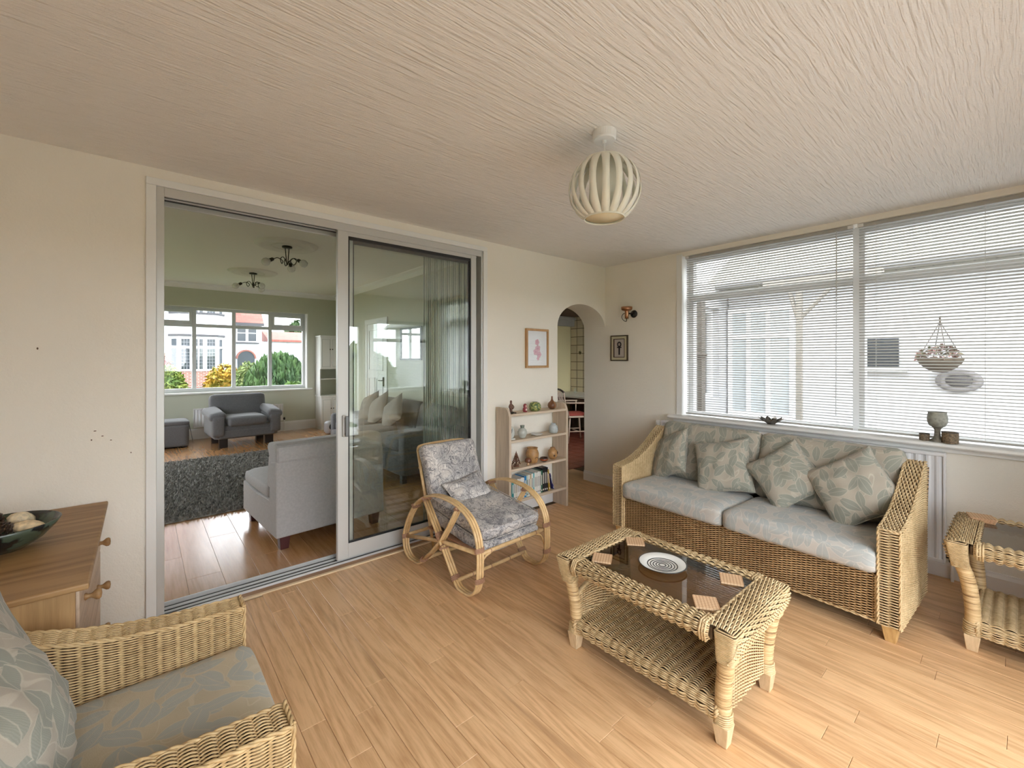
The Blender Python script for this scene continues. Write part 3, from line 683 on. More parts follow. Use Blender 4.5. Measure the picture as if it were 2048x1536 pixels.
# door_4: panelled living room door
d4 = struct(thing('door_4', 'grey white panelled living room door with lever handle', 'door'), 'grey white panelled living room door with lever handle', 'door')
mb = MB(); mb.bx(XLR-.02, XLR, 7.12, 7.20, 0, 2.16); mb.bx(XLR-.02, XLR, 7.98, 8.06, 0, 2.16); mb.bx(XLR-.025, XLR, 7.10, 8.08, 2.10, 2.19); mb.build('architrave', M['skirt'], d4, bevel=.004)
MB().bx(XLR-.012, XLR-.001, 7.20, 7.98, .005, 2.10).build('door_leaf', M['skirt'], d4)
for a, b_, c, d in ((7.28, 7.90, 1.25, 2.0), (7.28, 7.56, .25, 1.12), (7.62, 7.90, .25, 1.12)):
    g = MB(); g.bx(XLR-.022, XLR-.011, a, b_, c, c+.02); g.bx(XLR-.022, XLR-.011, a, b_, d-.02, d); g.bx(XLR-.022, XLR-.011, a, a+.02, c, d); g.bx(XLR-.022, XLR-.011, b_-.02, b_, c, d)
    g.build('panel_moulding', M['skirt'], d4, bevel=.003)
g = MB(); g.bx(XLR-.03, XLR-.012, 7.235, 7.275, .98, 1.14); g.tube([(XLR-.03, 7.255, 1.08), (XLR-.06, 7.255, 1.08), (XLR-.065, 7.36, 1.08)], .008, 8); g.build('lever_handle', M['bronze'], d4)
# ------------------------------------------------------------------ wicker seats
def foot_mesh(sx, sy, h, t0, t1, mat, root, loc, dx=0, dy=0):
    v = []
    for z, k in ((0, t0), (h, t1)):
        ox, oy = (dx, dy) if z == 0 else (0, 0)
        v += [(-sx/2*k+ox, -sy/2*k+oy, z), (sx/2*k+ox, -sy/2*k+oy, z), (sx/2*k+ox, sy/2*k+oy, z), (-sx/2*k+ox, sy/2*k+oy, z)]
    MB().add(v, [(3,2,1,0),(4,5,6,7),(0,1,5,4),(1,2,6,5),(2,3,7,6),(3,0,4,7)]).build('foot', mat, root, bevel=.003, loc=loc)
ARM_PROF = [(0, .575), (.04, .582), (.12, .592), (.22, .618), (.32, .66), (.42, .715), (.52, .785), (.60, .835), (.63, .845)]
def braid(path, r, amp, n=3, turns=14):
    """twisted cane edge"""
    mb = MB(); P_ = poly_resample([tuple(p) for p in path], turns*8+1)
    t = np.gradient(P_, axis=0); t /= np.linalg.norm(t, axis=1, keepdims=True)+1e-9
    ref = np.array([.31, .53, .79]); a = np.cross(t, ref); a /= np.linalg.norm(a, axis=1, keepdims=True); b_ = np.cross(t, a)
    for k in range(n):
        ph = np.arange(len(P_))/8*2*math.pi/2 + 2*math.pi*k/n
        mb.tube([tuple(q) for q in P_ + amp*(a*np.cos(ph)[:, None] + b_*np.sin(ph)[:, None])], r, 5)
    return mb
def wicker_seat(root, W, n_seat, pitch, colw, fabric, seat_fabric, wick, wick_front, D=.63, seat_over=.01, footmat=None, back_n=None, prof=ARM_PROF):
    ta, zb, zs = .088, .085, .325
    for k, (x0, x1) in enumerate(((0, ta), (W-ta, W))):
        sgn = -1 if k == 0 else 1
        xo, xi = (x0, x1) if k == 0 else (x1, x0)
        ms = []
        bot = [(xo, y, zb) for y, z in prof]; top = [(xo, y, z) for y, z in prof]
        ms.append(weave_patch(bot, top, pitch, colw, (sgn, 0, 0)))
        bot = [(xi, y, zs-.03) for y, z in prof]; top = [(xi, y, z) for y, z in prof]
        ms.append(weave_patch(bot, top, pitch, colw, (-sgn, 0, 0)))
        ms.append(weave_patch([(x0, y, z) for y, z in prof], [(x1, y, z) for y, z in prof], pitch*1.15, colw*.8, (0, 0, 1)))
        ms.append(weave_patch([(x0, 0, zb), (x1, 0, zb)], [(x0, 0, .575), (x1, 0, .575)], pitch, ta/2, (0, -1, 0)))
        ms.append(weave_patch([(x0, D, zb), (x1, D, zb)], [(x0, D, prof[-1][1]), (x1, D, prof[-1][1])], pitch*1.5, ta/2, (0, 1, 0)))
        arm = join_mesh('arm', ms, wick, root)
        e = .017
        poly = [(e, zb), (D-e, zb)] + [(min(y, D-e) if y > 0 else e, z-e) for y, z in prof[::-1]]
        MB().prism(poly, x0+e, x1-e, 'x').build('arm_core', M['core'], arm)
        rim = MB()
        for x in (x0, x1):
            b_ = braid([(x, y, z+.002) for y, z in prof], .0042, .0032, 2, 22); rim.add(b_.v, b_.f)
            b_ = braid([(x, -.002, zb), (x, -.002, .575)], .0042, .0032, 2, 16); rim.add(b_.v, b_.f)
        b_ = braid([(x0, -.002, .578), (x1, -.002, .578)], .0042, .0032, 2, 4); rim.add(b_.v, b_.f)
        b_ = braid([(xo, 0, zb), (xo, D, zb)], .004, .003, 2, 20); rim.add(b_.v, b_.f)
        rim.build('braided_edge', wick, arm, smooth=True)
    ms = [weave_patch([(ta, .02, zb), (W-ta, .02, zb)], [(ta, .02, zs+.01), (W-ta, .02, zs+.01)], pitch, colw*.85, (0, -1, 0))]
    fp = join_mesh('front_panel', ms, wick_front, root)
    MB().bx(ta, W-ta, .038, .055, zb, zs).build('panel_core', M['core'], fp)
    rim = MB()
    for x in (ta+.008, W-ta-.008):
        b_ = braid([(x, .012, zb), (x, .012, zs)], .0055, .0045, 3, 8); rim.add(b_.v, b_.f)
    b_ = braid([(ta, .018, zb), (W-ta, .018, zb)], .004, .003, 2, 40); rim.add(b_.v, b_.f)
    rim.build('braided_edge', wick, fp, smooth=True)
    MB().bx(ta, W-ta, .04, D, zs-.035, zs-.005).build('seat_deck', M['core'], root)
    # leaning back panel
    yb0, yb1, zt = D-.06, D+.06, prof[-1][1]-.045
    ms = [weave_patch([(.0, yb0+.03, .1), (W, yb0+.03, .1)], [(.0, yb1+.03, zt), (W, yb1+.03, zt)], pitch*1.8, colw, (0, 1, 0))]
    bp = join_mesh('back_panel', ms, wick_front, root)
    MB().add([(ta, yb0, .1), (W-ta, yb0, .1), (W-ta, yb0+.025, .1), (ta, yb0+.025, .1), (ta, yb1, zt), (W-ta, yb1, zt), (W-ta, yb1+.025, zt), (ta, yb1+.025, zt)],
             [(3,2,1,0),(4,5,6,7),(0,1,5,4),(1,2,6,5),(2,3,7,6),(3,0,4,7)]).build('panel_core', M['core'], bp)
    for x, dx in ((ta/2, .008), (W-ta/2, -.008)):
        for y, dy in ((ta/2, .006), (D-ta/2, -.006)): foot_mesh(.07, .07, .085, .62, 1.0, footmat, root, (x, y, 0), -dx*0, 0)
    iw = (W-2*ta)/n_seat
    for i in range(n_seat):
        c = ta + iw*(i+.5)
        MB().rbox((c, .255-seat_over, .393), (iw-.004, .53, .128), .035, .012, 12, crown_s=.01, wob=.0012).build('seat_cushion', seat_fabric, root, smooth=True, uv=True)
    bn = back_n or n_seat
    for i in range(bn):
        c = ta + (W-2*ta)/bn*(i+.5)
        Mx = Matrix.Rotation(R(-18), 3, 'X')
        MB().rbox((0, 0, 0), ((W-2*ta)/bn+.005, .15, .47), .05, 0, 12, M=Mx, crown_s=.02, wob=.003).build('back_cushion', fabric, root, smooth=True, uv=True, loc=(c, .585, .672))
sofa = thing('wicker_sofa', 'two seat wicker sofa with grey leaf print cushions under the window', 'sofa', (2.977, 2.19, 0), R(-92.6))
wicker_seat(sofa, 1.80, 2, .0068, .03, M['leaf'], M['leaf_seat'], M['wicker_pale'], M['wicker_brown'], footmat=M['foot_o'])
chair = thing('wicker_armchair', 'wicker armchair with a leaf print seat cushion beside the pine chest', 'armchair', (.275, 1.13, 0), R(90))
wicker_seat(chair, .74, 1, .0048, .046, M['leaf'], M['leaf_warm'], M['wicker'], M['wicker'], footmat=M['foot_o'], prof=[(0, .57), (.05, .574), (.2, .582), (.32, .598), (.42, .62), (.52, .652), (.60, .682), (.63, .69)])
def cushion(label, loc, rz, lean, spin, s, fabric=None, group=None, seed=0, th=.15, wd=None, piping=True):
    root = thing('scatter_cushion', label, 'cushion', loc, 0, group)
    root.rotation_euler = (Matrix.Rotation(rz, 3, 'Z') @ Matrix.Rotation(R(-lean), 3, 'X') @ Matrix.Rotation(R(-spin), 3, 'Y')).to_euler()
    mb = MB().pillow(wd or s, s, th, seed=seed); o = mb.build('cover', fabric or M['leaf'], root, smooth=True, uv=True)
    if piping:
        n = 18; pts = []
        for side in range(4):
            for i in range(n):
                a = -1+2*i/n; x, z = ((a, -1), (1, a), (-a, 1), (-1, -a))[side]
                x, z = math.sin(x*math.pi/2)*.35+x*.65, math.sin(z*math.pi/2)*.35+z*.65
                pts.append((x*(1-.09*(1-z*z))*(wd or s)/2, 0, z*(1-.09*(1-x*x))*s/2))
        MB().tube(pts, .0038, 6, closed=True).build('piping', fabric or M['leaf'], o, smooth=True, uv=True)
    return root
RS = R(-92.6)
cushion('leaf print cushion wedged in the sofa corner nearest the arch', (3.43, 1.945, .635), RS + R(-25), 26, 28, .40, seed=1, group='leaf print cushions on the sofa')
cushion('leaf print cushion standing almost square, second from the arch end of the sofa', (3.36, 1.47, .640), RS + R(4), 26, 15, .41, seed=2, group='leaf print cushions on the sofa')
cushion('leaf print cushion tipped on its corner, third from the arch end of the sofa', (3.36, 1.045, .655), RS + R(6), 28, 40, .385, seed=3, group='leaf print cushions on the sofa')
cushion('largest leaf print cushion leaning on the sofa arm nearest the side table', (3.315, .665, .66), RS + R(0), 27, 36, .41, seed=4, group='leaf print cushions on the sofa')
# ------------------------------------------------------------------ wicker tables
def rattan_table(root, hx, hy, H, end_panel, wick, pitch=.0066, colw=.034, endw=.105, splay=1.0):
    tb = H-.058
    for sx in (-1, 1):
        sec = [(sx*(hx-.065), 0, tb+.004), (sx*(hx-.015), 0, tb), (sx*(hx+.004), 0, tb+.022), (sx*(hx-.008), 0, H-.006), (sx*(hx-.05), 0, H), (sx*(hx-.064), 0, H-.012)]
        o = join_mesh('side_rail', [weave_section(sec, [(0, -hy+endw-.01, 0), (0, hy-endw+.01, 0)], pitch, colw)], wick, root)
        MB().bx(sx*(hx-.058), sx*(hx-.008), -hy+endw-.02, hy-endw+.02, tb+.008, H-.01).build('rail_core', M['core'], o)
    for sy in (-1, 1):
        sec = [(0, sy*(hy-endw), H-.02), (0, sy*(hy-endw+.008), H-.002), (0, sy*(hy-.05), H+.001), (0, sy*(hy-.012), H-.008), (0, sy*(hy+.004), H-.03), (0, sy*(hy-.012), H-.085), (0, sy*(hy-.035), H-.12)]
        o = join_mesh('end_rail', [weave_section(sec, [(-hx+.01, 0, 0), (hx-.01, 0, 0)], pitch, colw)], wick, root)
        poly = [(sy*(hy-endw+.006), H-.02), (sy*(hy-endw+.008), H-.01), (sy*(hy-.014), H-.012), (sy*(hy-.004), H-.032), (sy*(hy-.02), H-.085), (sy*(hy-.042), H-.115), (sy*(hy-endw+.02), H-.06)]
        MB().prism(poly, -hx+.075, hx-.075, 'x').build('rail_core', M['core'], o)
        b_ = braid([(-hx+.06, sy*(hy-endw-.004), H-.002), (hx-.06, sy*(hy-endw-.004), H-.002)], .0045, .0035, 2, 14)
        b_.build('braided_edge', wick, o, smooth=True)
    for sx in (-1, 1):
        for sy in (-1, 1):
            fx, fy = hx-.065*splay, hy-.07*splay
            pts = smooth_path([(sx*fx, sy*fy, .075), (sx*(fx-.003), sy*(fy-.003), H*.28), (sx*(fx+.002), sy*(fy+.003), H*.48), (sx*(fx+.012*splay), sy*(fy+.014*splay), H*.66), (sx*(hx-.044), sy*(hy-.042), H-.085), (sx*(hx-.04), sy*(hy-.038), H-.02)], 14)
            rr = [.030 + .0013*math.sin(i*math.pi*.9) + .006*max(0, (i-50)/20) for i in range(len(pts))]
            lg = MB().tube(pts, rr, 12).build('leg', M['wrap'], root, smooth=True)
            rg = MB(); n = len(pts)
            for i in range(2, 13, 2):
                p = pts[i]; rg.tube([(p.x+.033*math.cos(a*math.pi/6), p.y+.033*math.sin(a*math.pi/6), p.z) for a in range(12)], .0036, 5, closed=True)
            for i in range(19):      # horizontal canes closing the corner block
                q = i/18; z = H-.004-.125*q; w2 = .040*(1-q)+.030*q; cx_ = sx*((hx-.034)*(1-q)+(hx-.048)*q); cy_ = sy*((hy-.036)*(1-q)+(hy-.048)*q); ww = .040*(1-q)+.030*q
                if i == 0: w2 -= .006; ww -= .006
                rg.tube([(cx_+w2*max(-.8, min(.8, 1.15*math.cos(a*math.pi/10)))*1.22, cy_+ww*max(-.8, min(.8, 1.15*math.sin(a*math.pi/10)))*1.22, z) for a in range(20)], .0031, 5, closed=True)
            cb = MB()
            for z, w2, ox in ((H-.010, .033, .036), (H-.125, .024, .048)): cb.v += [(sx*(hx-ox)+a*w2, sy*(hy-ox)+b2*w2, z) for a, b2 in ((-1,-1),(1,-1),(1,1),(-1,1))]
            cb.f = [(0,1,2,3),(7,6,5,4),(0,4,5,1),(1,5,6,2),(2,6,7,3),(3,7,4,0)]
            cb.build('corner_block', M['core'], lg)
            rg.build('cane_wrap', wick, lg, smooth=True, kind='stuff')
            foot_mesh(.060, .060, .080, .66, 1.0, M['foot'], root, (sx*fx, sy*fy, 0))
            # woven straps where rail and leg meet
            st = MB(); ys = sy*(hy-endw-.012)
            for d in (-.010, 0, .010):
                st.tube([(sx*(hx-.068), ys+d, tb-.004), (sx*(hx+.004), ys+d, tb-.006), (sx*(hx+.012), ys+d, tb+.03), (sx*(hx-.004), ys+d, H+.004), (sx*(hx-.066), ys+d, H+.005)], .0045, 5, closed=True)
            st.build('cane_strap', wick, lg, smooth=True)
    if end_panel:
        for sy in (-1, 1):
            xs_ = np.linspace(-(hx-.075), hx-.075, 15); yy = sy*(hy-.078)
            tp = [(x, yy, H*.58+.055*math.cos(x/(hx-.06)*math.pi/2)) for x in xs_]
            o = join_mesh('end_panel', [weave_patch([(x, yy+sy*.004, .085) for x in xs_], [(p[0], p[1]+sy*.004, p[2]) for p in tp], pitch, .022, (0, sy, 0)), weave_patch([(x, yy-sy*.008, .085) for x in xs_], [(p[0], p[1]-sy*.008, p[2]) for p in tp], pitch, .022, (0, -sy, 0))], wick, root)
            MB().tube(smooth_path([(-(hx-.06), yy, H*.56)] + tp[1:-1:2] + [(hx-.06, yy, H*.56)], 3), .013, 10).build('arched_rail', M['wicker_pale'], o, smooth=True)
            MB().prism([(p[0], p[2]-.004) for p in tp] + [(xs_[-1], .088), (xs_[0], .088)], yy-.003, yy, 'y').build('panel_core', M['wicker_brown'], o)
    fx, fy = hx-.055*splay, hy-.085*splay
    sec = [(-fx, 0, .088), (-fx-.012, 0, .12), (-fx+.01, 0, .148), (-fx*.5, 0, .15), (fx*.5, 0, .15), (fx-.01, 0, .148), (fx+.012, 0, .12), (fx, 0, .088)]
    o = join_mesh('lower_shelf', [weave_section(sec, [(0, -fy, 0), (0, fy, 0)], pitch, colw*1.25)], wick, root)
    MB().bx(-fx+.006, fx-.006, -fy, fy, .092, .141).build('shelf_core', M['core'], o)
    ed = MB()
    for sx in (-1, 1):
        b_ = braid([(sx*fx, -fy, .086), (sx*fx, fy, .086)], .0045, .0035, 2, 24); ed.add(b_.v, b_.f)
    for sy in (-1, 1):
        b_ = braid([(-fx-.01, sy*fy, .088), (-fx-.016, sy*fy, .12), (-fx, sy*fy, .152), (fx, sy*fy, .152), (fx+.016, sy*fy, .12), (fx+.01, sy*fy, .088)], .006, .005, 3, 20); ed.add(b_.v, b_.f)
    ed.build('braided_edge', wick, o, smooth=True)
    gx, gy = hx-.062, hy-endw-.002
    fr = MB(); fr.bx(-gx-.004, gx+.004, -gy, -gy+.006, H-.03, H-.010); fr.bx(-gx-.004, gx+.004, gy-.006, gy, H-.03, H-.010); fr.bx(-gx-.004, -gx+.004, -gy, gy, H-.03, H-.010); fr.bx(gx-.004, gx+.004, -gy, gy, H-.03, H-.010)
    fr.build('glass_rebate', M['core'], root)
    MB().bx(-gx, gx, -gy, gy, H-.010, H-.004).build('glass_top', M['bronze_glass'], root, bevel=.001)
ct = thing('coffee_table', 'wicker coffee table with a smoked glass top in front of the sofa', 'table', (1.885, 1.095, 0), R(0))
CT_H = .462
rattan_table(ct, .278, .436, CT_H, True, M['wicker_pale'])
stb = thing('side_table', 'wicker side table with a smoked glass top at the right edge', 'table', (3.395, -.08, 0), R(0))
rattan_table(stb, .315, .325, .545, False, M['wicker_pale'], splay=1.25)
M['coaster'] = None
def coaster_mat():
    m, nt, b = newmat('woven_pandan'); v = objco(nt, (1, 1, 1), rot=(0, 0, R(45)))
    ck = nd(nt, 'ShaderNodeTexChecker', None, {'Vector': v, 'Scale': 110.0, 'Color1': (.52, .30, .16, 1), 'Color2': (.72, .50, .30, 1)})
    put(nt, b, col=ck.outputs[0], rough=.7); bump(nt, b, ck.outputs[1], .5, .002); return m
CM = coaster_mat()
def coaster(label, loc, rz, group, s=.088):
    root = thing('coaster', label, 'coaster', loc, rz, group)
    MB().box((0, 0, .0035), (s, s, .007)).build('woven_mat', CM, root, bevel=.002)
    mb = MB(); h = s/2
    for i in range(8):
        a = -h + s*(i+.5)/8
        for p in ((a, -h), (a, h), (-h, a), (h, a)): mb.box((p[0], p[1], .0035), (.0105, .0045, .0085) if abs(p[1]) == h else (.0045, .0105, .0085))
    mb.build('stitched_border', CM, root)
GZ = CT_H-.0038
coaster('leftmost of the four woven coasters on the coffee table', (1.745, 1.352, GZ), R(32), 'coasters on the coffee table')
coaster('woven coaster at the coffee table corner nearest the bookcase', (2.04, 1.36, GZ), R(40), 'coasters on the coffee table')
coaster('rightmost of the four woven coasters on the coffee table', (2.018, .845, GZ), R(28), 'coasters on the coffee table')
coaster('woven coaster nearest the viewer on the coffee table', (1.745, .83, GZ), R(35), 'coasters on the coffee table')
for k in range(3):
    coaster(('bottom', 'middle', 'top')[k] + ' woven coaster of the stack on the side table', (3.615, .145, .5412+.0075*k), R(4+5*k), 'coaster stack on the side table', .10)
# striped plate
pl = thing('plate', 'white ceramic plate with black concentric rings on the coffee table', 'plate', (1.90, 1.115, GZ), 0)
prof = [(0, .004), (.05, .0), (.066, .0), (.105, .016), (.111, .020), (.108, .0215), (.075, .010), (.06, .0075), (0, .0065)]
MB().lathe(prof, n=48).build('plate_body', plain('glazed_white', (.80, .80, .76), .25), pl, smooth=True)
rk = plain('black_glaze', (.03, .03, .028), .3)
for r_ in (.016, .029, .042, .055, .068):
    z = .0078 if r_ < .06 else .0095
    MB().lathe([(r_-.0022, z-.001), (r_-.0022, z+.0006), (r_+.0022, z+.0008), (r_+.0022, z-.001)], n=40).build('painted_ring', rk, pl, smooth=True)
MB().lathe([(.107, .0165), (.1115, .0198), (.1115, .0212), (.108, .0222), (.106, .021)], n=48).build('dark_rim', rk, pl, smooth=True)
# ------------------------------------------------------------------ hoop rattan armchair
hc = thing('rattan_armchair', 'bent rattan hoop armchair with grey sketch print cushions by the glass door', 'armchair', (1.815, 2.53, 0), R(3))
def tri_cane(pts, root, name, r=.0086, ax=Vector((1, 0, 0)), sp=.0188, k=5, n=3, mat=None):
    sm = smooth_path(pts, k); mb = MB()
    for j in range(n):
        o = ax*(j-(n-1)/2)*sp
        mb.tube([p + o for p in sm], r, 8)
    return mb.build(name, mat or M['rattan'], root, smooth=True)
def wrap(root, c, dirv, half, wid, r=.0035):
    """cane binding: closed rounded rings round a bundle at c, running along dirv"""
    d = Vector(dirv).normalized(); a = Vector((1, 0, 0)); b_ = d.cross(a).normalized(); mb = MB()
    n = max(2, int(wid/.006))
    for i in range(n):
        cc = Vector(c) + d*((i-(n-1)/2)*.006); ring = []
        for q in range(12):
            an = q*math.pi/6; ring.append(cc + a*(half*math.cos(an)) + b_*(.0135*math.sin(an)))
        mb.tube(ring, r, 5, closed=True)
    return mb.build('cane_binding', M['binding'], root, smooth=True)
for sx in (-.298, .298):
    V3 = lambda s, z: (sx, -s, z)
    hoop = [(.175, .055), (.215, .018), (.27, .009), (.33, .014), (.385, .05), (.412, .11), (.42, .2), (.418, .30), (.395, .395), (.33, .475), (.22, .525), (.10, .541), (-.03, .536), (-.16, .50), (-.275, .43), (-.37, .32), (-.43, .21), (-.447, .13), (-.43, .055), (-.375, .014), (-.30, .009), (-.235, .018), (-.19, .055)]
    hp = tri_cane([V3(*p) for p in hoop], hc, 'hoop')
    d1_ = tri_cane([V3(.175, .055), V3(.024, .249), V3(-.178, .482)], hc, 'diagonal_brace', k=2)
    d2_ = tri_cane([V3(-.19, .055), V3(.024, .249), V3(.215, .518)], hc, 'diagonal_brace', k=2)
    MB().tube([V3(-.44, .145), V3(-.2, .20), V3(.024, .245), V3(.41, .285)], .013, 10).build('side_rail', M['rattan'], hc, smooth=True)
    for p, dv in ((V3(.175, .06), (0, -.7, -.7)), (V3(-.19, .06), (0, .7, -.7)), (V3(.418, .13), (0, 0, 1)), (V3(.415, .31), (0, 0, 1)), (V3(-.44, .15), (0, .1, 1)), (V3(-.165, .487), (0, .8, .6)), (V3(.21, .512), (0, .8, -.5)), (V3(-.30, .405), (0, .7, .7))):
        wrap(hp, p, dv, .034, .03)
    wrap(d1_, V3(.0, .275), (0, .6, .75), .031, .05); wrap(d1_, V3(.05, .215), (0, -.6, .75), .034, .03)
for z, y, nm in ((.275, -.40, 'front_rail'), (.05, -.195, 'stretcher'), (.05, .205, 'stretcher'), (.17, .40, 'rear_rail')):
    MB().tube([(-.298, y, z), (-.1, y, z+.001), (.1, y, z-.001), (.298, y, z)], [.0125, .0128, .0126, .0125], 10).build(nm, M['rattan'], hc, smooth=True)
nod = MB()
for x in (-.18, -.02, .15): nod.lathe([(.0125, -.004), (.0145, 0), (.0125, .004)], (x, -.195, .05), 10, Matrix.Rotation(R(90), 3, 'Y'))
for x in (-.2, .05, .2): nod.lathe([(.0125, -.004), (.0145, 0), (.0125, .004)], (x, -.40, .275), 10, Matrix.Rotation(R(90), 3, 'Y'))
nod.build('cane_node', M['binding'], hc, smooth=True)
for s in (-1, 1):
    MB().tube(smooth_path([(s*.298, -.40, .14), (s*.285, -.40, .19), (s*.25, -.40, .245), (s*.19, -.40, .268)], 4), .008, 8).build('corner_brace', M['rattan'], hc, smooth=True)
    # back uprights lean towards the glass
    MB().tube([(s*.235, .17, .10), (s*.235, .225, .30), (s*.232, .335, .60), (s*.222, .405, .775)], .0115, 8).build('back_upright', M['rattan'], hc, smooth=True)
MB().tube(smooth_path([(-.222, .405, .775), (-.19, .415, .80), (0, .420, .806), (.19, .415, .80), (.222, .405, .775)], 4), .0115, 8).build('top_rail', M['rattan'], hc, smooth=True)
for z in (.35, .5, .65): MB().tube([(-.235, .17+(z-.1)*.36, z), (.235, .17+(z-.1)*.36, z)], .008, 8).build('back_slat', M['rattan'], hc, smooth=True)
MB().bx(-.27, .27, -.38, .2, .262, .272).build('seat_slats', M['binding'], hc)
Mx = Matrix.Rotation(R(7), 3, 'X')
MB().rbox((0, -.095, .314), (.505, .60, .080), .03, .008, 10, M=Mx, wob=.002).build('lower_seat_cushion', M['scrib'], hc, smooth=True, uv=True)
MB().rbox((0, -.10, .403), (.50, .60, .078), .028, .010, 10, M=Mx, wob=.002).build('seat_cushion', M['scrib'], hc, smooth=True, uv=True)
pc = MB(); 
for zz in (-.036, .036): pc.tube([Mx @ Vector((x*.248, y*.296-.0, zz)) + Vector((0, -.10, .403)) for x, y in ((-.9,-1),(.9,-1),(1,-.92),(1,.92),(.9,1),(-.9,1),(-1,.92),(-1,-.92))], .004, 6, closed=True)
pc.build('piping', M['scrib'], hc, smooth=True, uv=True)
Mx = Matrix.Rotation(R(-22), 3, 'X')
MB().rbox((0, 0, 0), (.475, .10, .48), .035, 0, 10, M=Mx, crown_s=.012, wob=.002).build('back_cushion', M['scrib'], hc, smooth=True, uv=True, loc=(0, .265, .590))
cushion('small grey sketch print pillow lying on the rattan armchair', (1.83, 2.615, .485), R(3), 44, 8, .25, M['scrib'], seed=6, th=.09, wd=.36)
# loose cushion in the near armchair: stands on its lower corner against the backrest
cushion('leaf print cushion leaning against the back of the near armchair', (-.225, 1.45, .625), R(90), 16, 14, .37, M['leaf'], seed=5, th=.18)
# ------------------------------------------------------------------ pine chest of drawers
ch = thing('chest_of_drawers', 'stripped pine chest of drawers with turned knobs against the left wall', 'chest', (-.165, 2.0, 0), 0)
# local: front at x=0 facing +x, body to -x ; y 0..1.1
MB().bx(-.46, .035, 0, 1.10, .69, .712).build('top', M['pine'], ch, bevel=.006)
MB().bx(-.44, .0, .03, .052, .04, .69).build('side_panel', M['pine_v'], ch, bevel=.002)
MB().bx(-.44, .0, 1.05, 1.072, .04, .69).build('side_panel', M['pine_v'], ch, bevel=.002)
MB().bx(-.44, -.425, .052, 1.05, .04, .69).build('back_panel', M['pine_v'], ch)
MB().bx(-.43, -.022, .03, 1.072, .0, .075).build('plinth', M['pine'], ch, bevel=.003)
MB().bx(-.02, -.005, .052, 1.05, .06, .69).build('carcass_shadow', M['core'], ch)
for z0, z1 in ((.085, .272), (.28, .475), (.483, .683)):
    dr = MB().bx(-.012, .008, .056, 1.046, z0, z1).build('drawer', M['pine_front'], ch, bevel=.003)
    for y in (.22, .82):
        MB().lathe([(.010, 0), (.013, .004), (.009, .010), (.008, .018), (.012, .024), (.0185, .032), (.0195, .040), (.015, .046), (0, .048)], (.008, y, (z0+z1)/2), 16, Matrix.Rotation(R(90), 3, 'Y')).build('knob', M['pine'], dr, smooth=True)
bw = thing('bowl', 'dark green glazed bowl on the pine chest', 'bowl', (-.415, 2.56, .712), R(20))
gm = None
def bowl_glaze():
    m, nt, b = newmat('green_black_glaze'); n = nd(nt, 'ShaderNodeTexNoise', None, {'Vector': objco(nt), 'Scale': 14, 'Detail': 2})
    put(nt, b, col=ramp(nt, n.outputs[0], [(.45, (.012, .014, .016)), (.52, (.07, .10, .07))]), rough=.2); return m
MB().lathe([(0, .002), (.06, .0), (.075, .004), (.12, .035), (.155, .075), (.168, .098), (.163, .100), (.148, .078), (.11, .04), (.06, .018), (0, .016)], n=40).build('bowl_body', bowl_glaze(), bw, smooth=True)
bits = [('shell', 'pale ridged seashell at the rim of the green bowl', (-.33, 2.50), (.05, .036, .026), (.74, .58, .36)), ('shell', 'cream rounded seashell at the far side of the green bowl', (-.37, 2.64), (.045, .04, .03), (.78, .66, .46)),
        ('shell', 'tan cone shaped seashell in the middle of the green bowl', (-.43, 2.56), (.05, .028, .026), (.55, .36, .2)), ('pebble', 'white smooth pebble in the green bowl', (-.47, 2.50), (.04, .03, .022), (.78, .74, .68)),
        ('pine_cone', 'dark open pine cone in the green bowl', (-.40, 2.48), (.034, .034, .03), (.05, .03, .02)), ('pine_cone', 'dark pine cone at the back of the green bowl', (-.45, 2.65), (.034, .034, .03), (.05, .03, .02)),
        ('shell', 'pink brown scallop shell in the green bowl', (-.49, 2.60), (.045, .04, .018), (.60, .40, .28))]
for i, (nm, lb, (x, y), d, c) in enumerate(bits):
    mb = MB(); mt = plain(nm + '_surface', c, .5, var=.25, vscale=60)
    z = .712+.088
    if nm == 'pine_cone':
        for k in range(7):
            rr = d[0]*math.sin(math.pi*(k+1)/8.5)
            for q in range(8):
                a = q*math.pi/4 + k*.4; mb.box((rr*math.cos(a), rr*math.sin(a), (k-3)*.009), (.016, .013, .004), (0, -.5, a))
        tag(mb.build(nm, mt, loc=(x, y, z), rot=(.7, .3, i)), lb, 'pine cone')
    else:
        prof = [(0, -1), (.45, -.9), (.8, -.55), (1, -.05), (.85, .45), (.5, .8), (.2, .97), (0, 1)]
        n = 28; mb.lathe([(r_*(1), z_) for r_, z_ in prof], n=n)
        mb.v = [(p[0]*d[0]*(1+.06*math.cos(9*math.atan2(p[1], p[0]))), p[1]*d[1]*(1+.06*math.cos(9*math.atan2(p[1], p[0]))), p[2]*d[2]) for p in mb.v]
        tag(mb.build(nm, mt, smooth=True, loc=(x, y, z), rot=(.3*i, .25, i*1.1)), lb, 'shell' if nm == 'shell' else 'pebble')
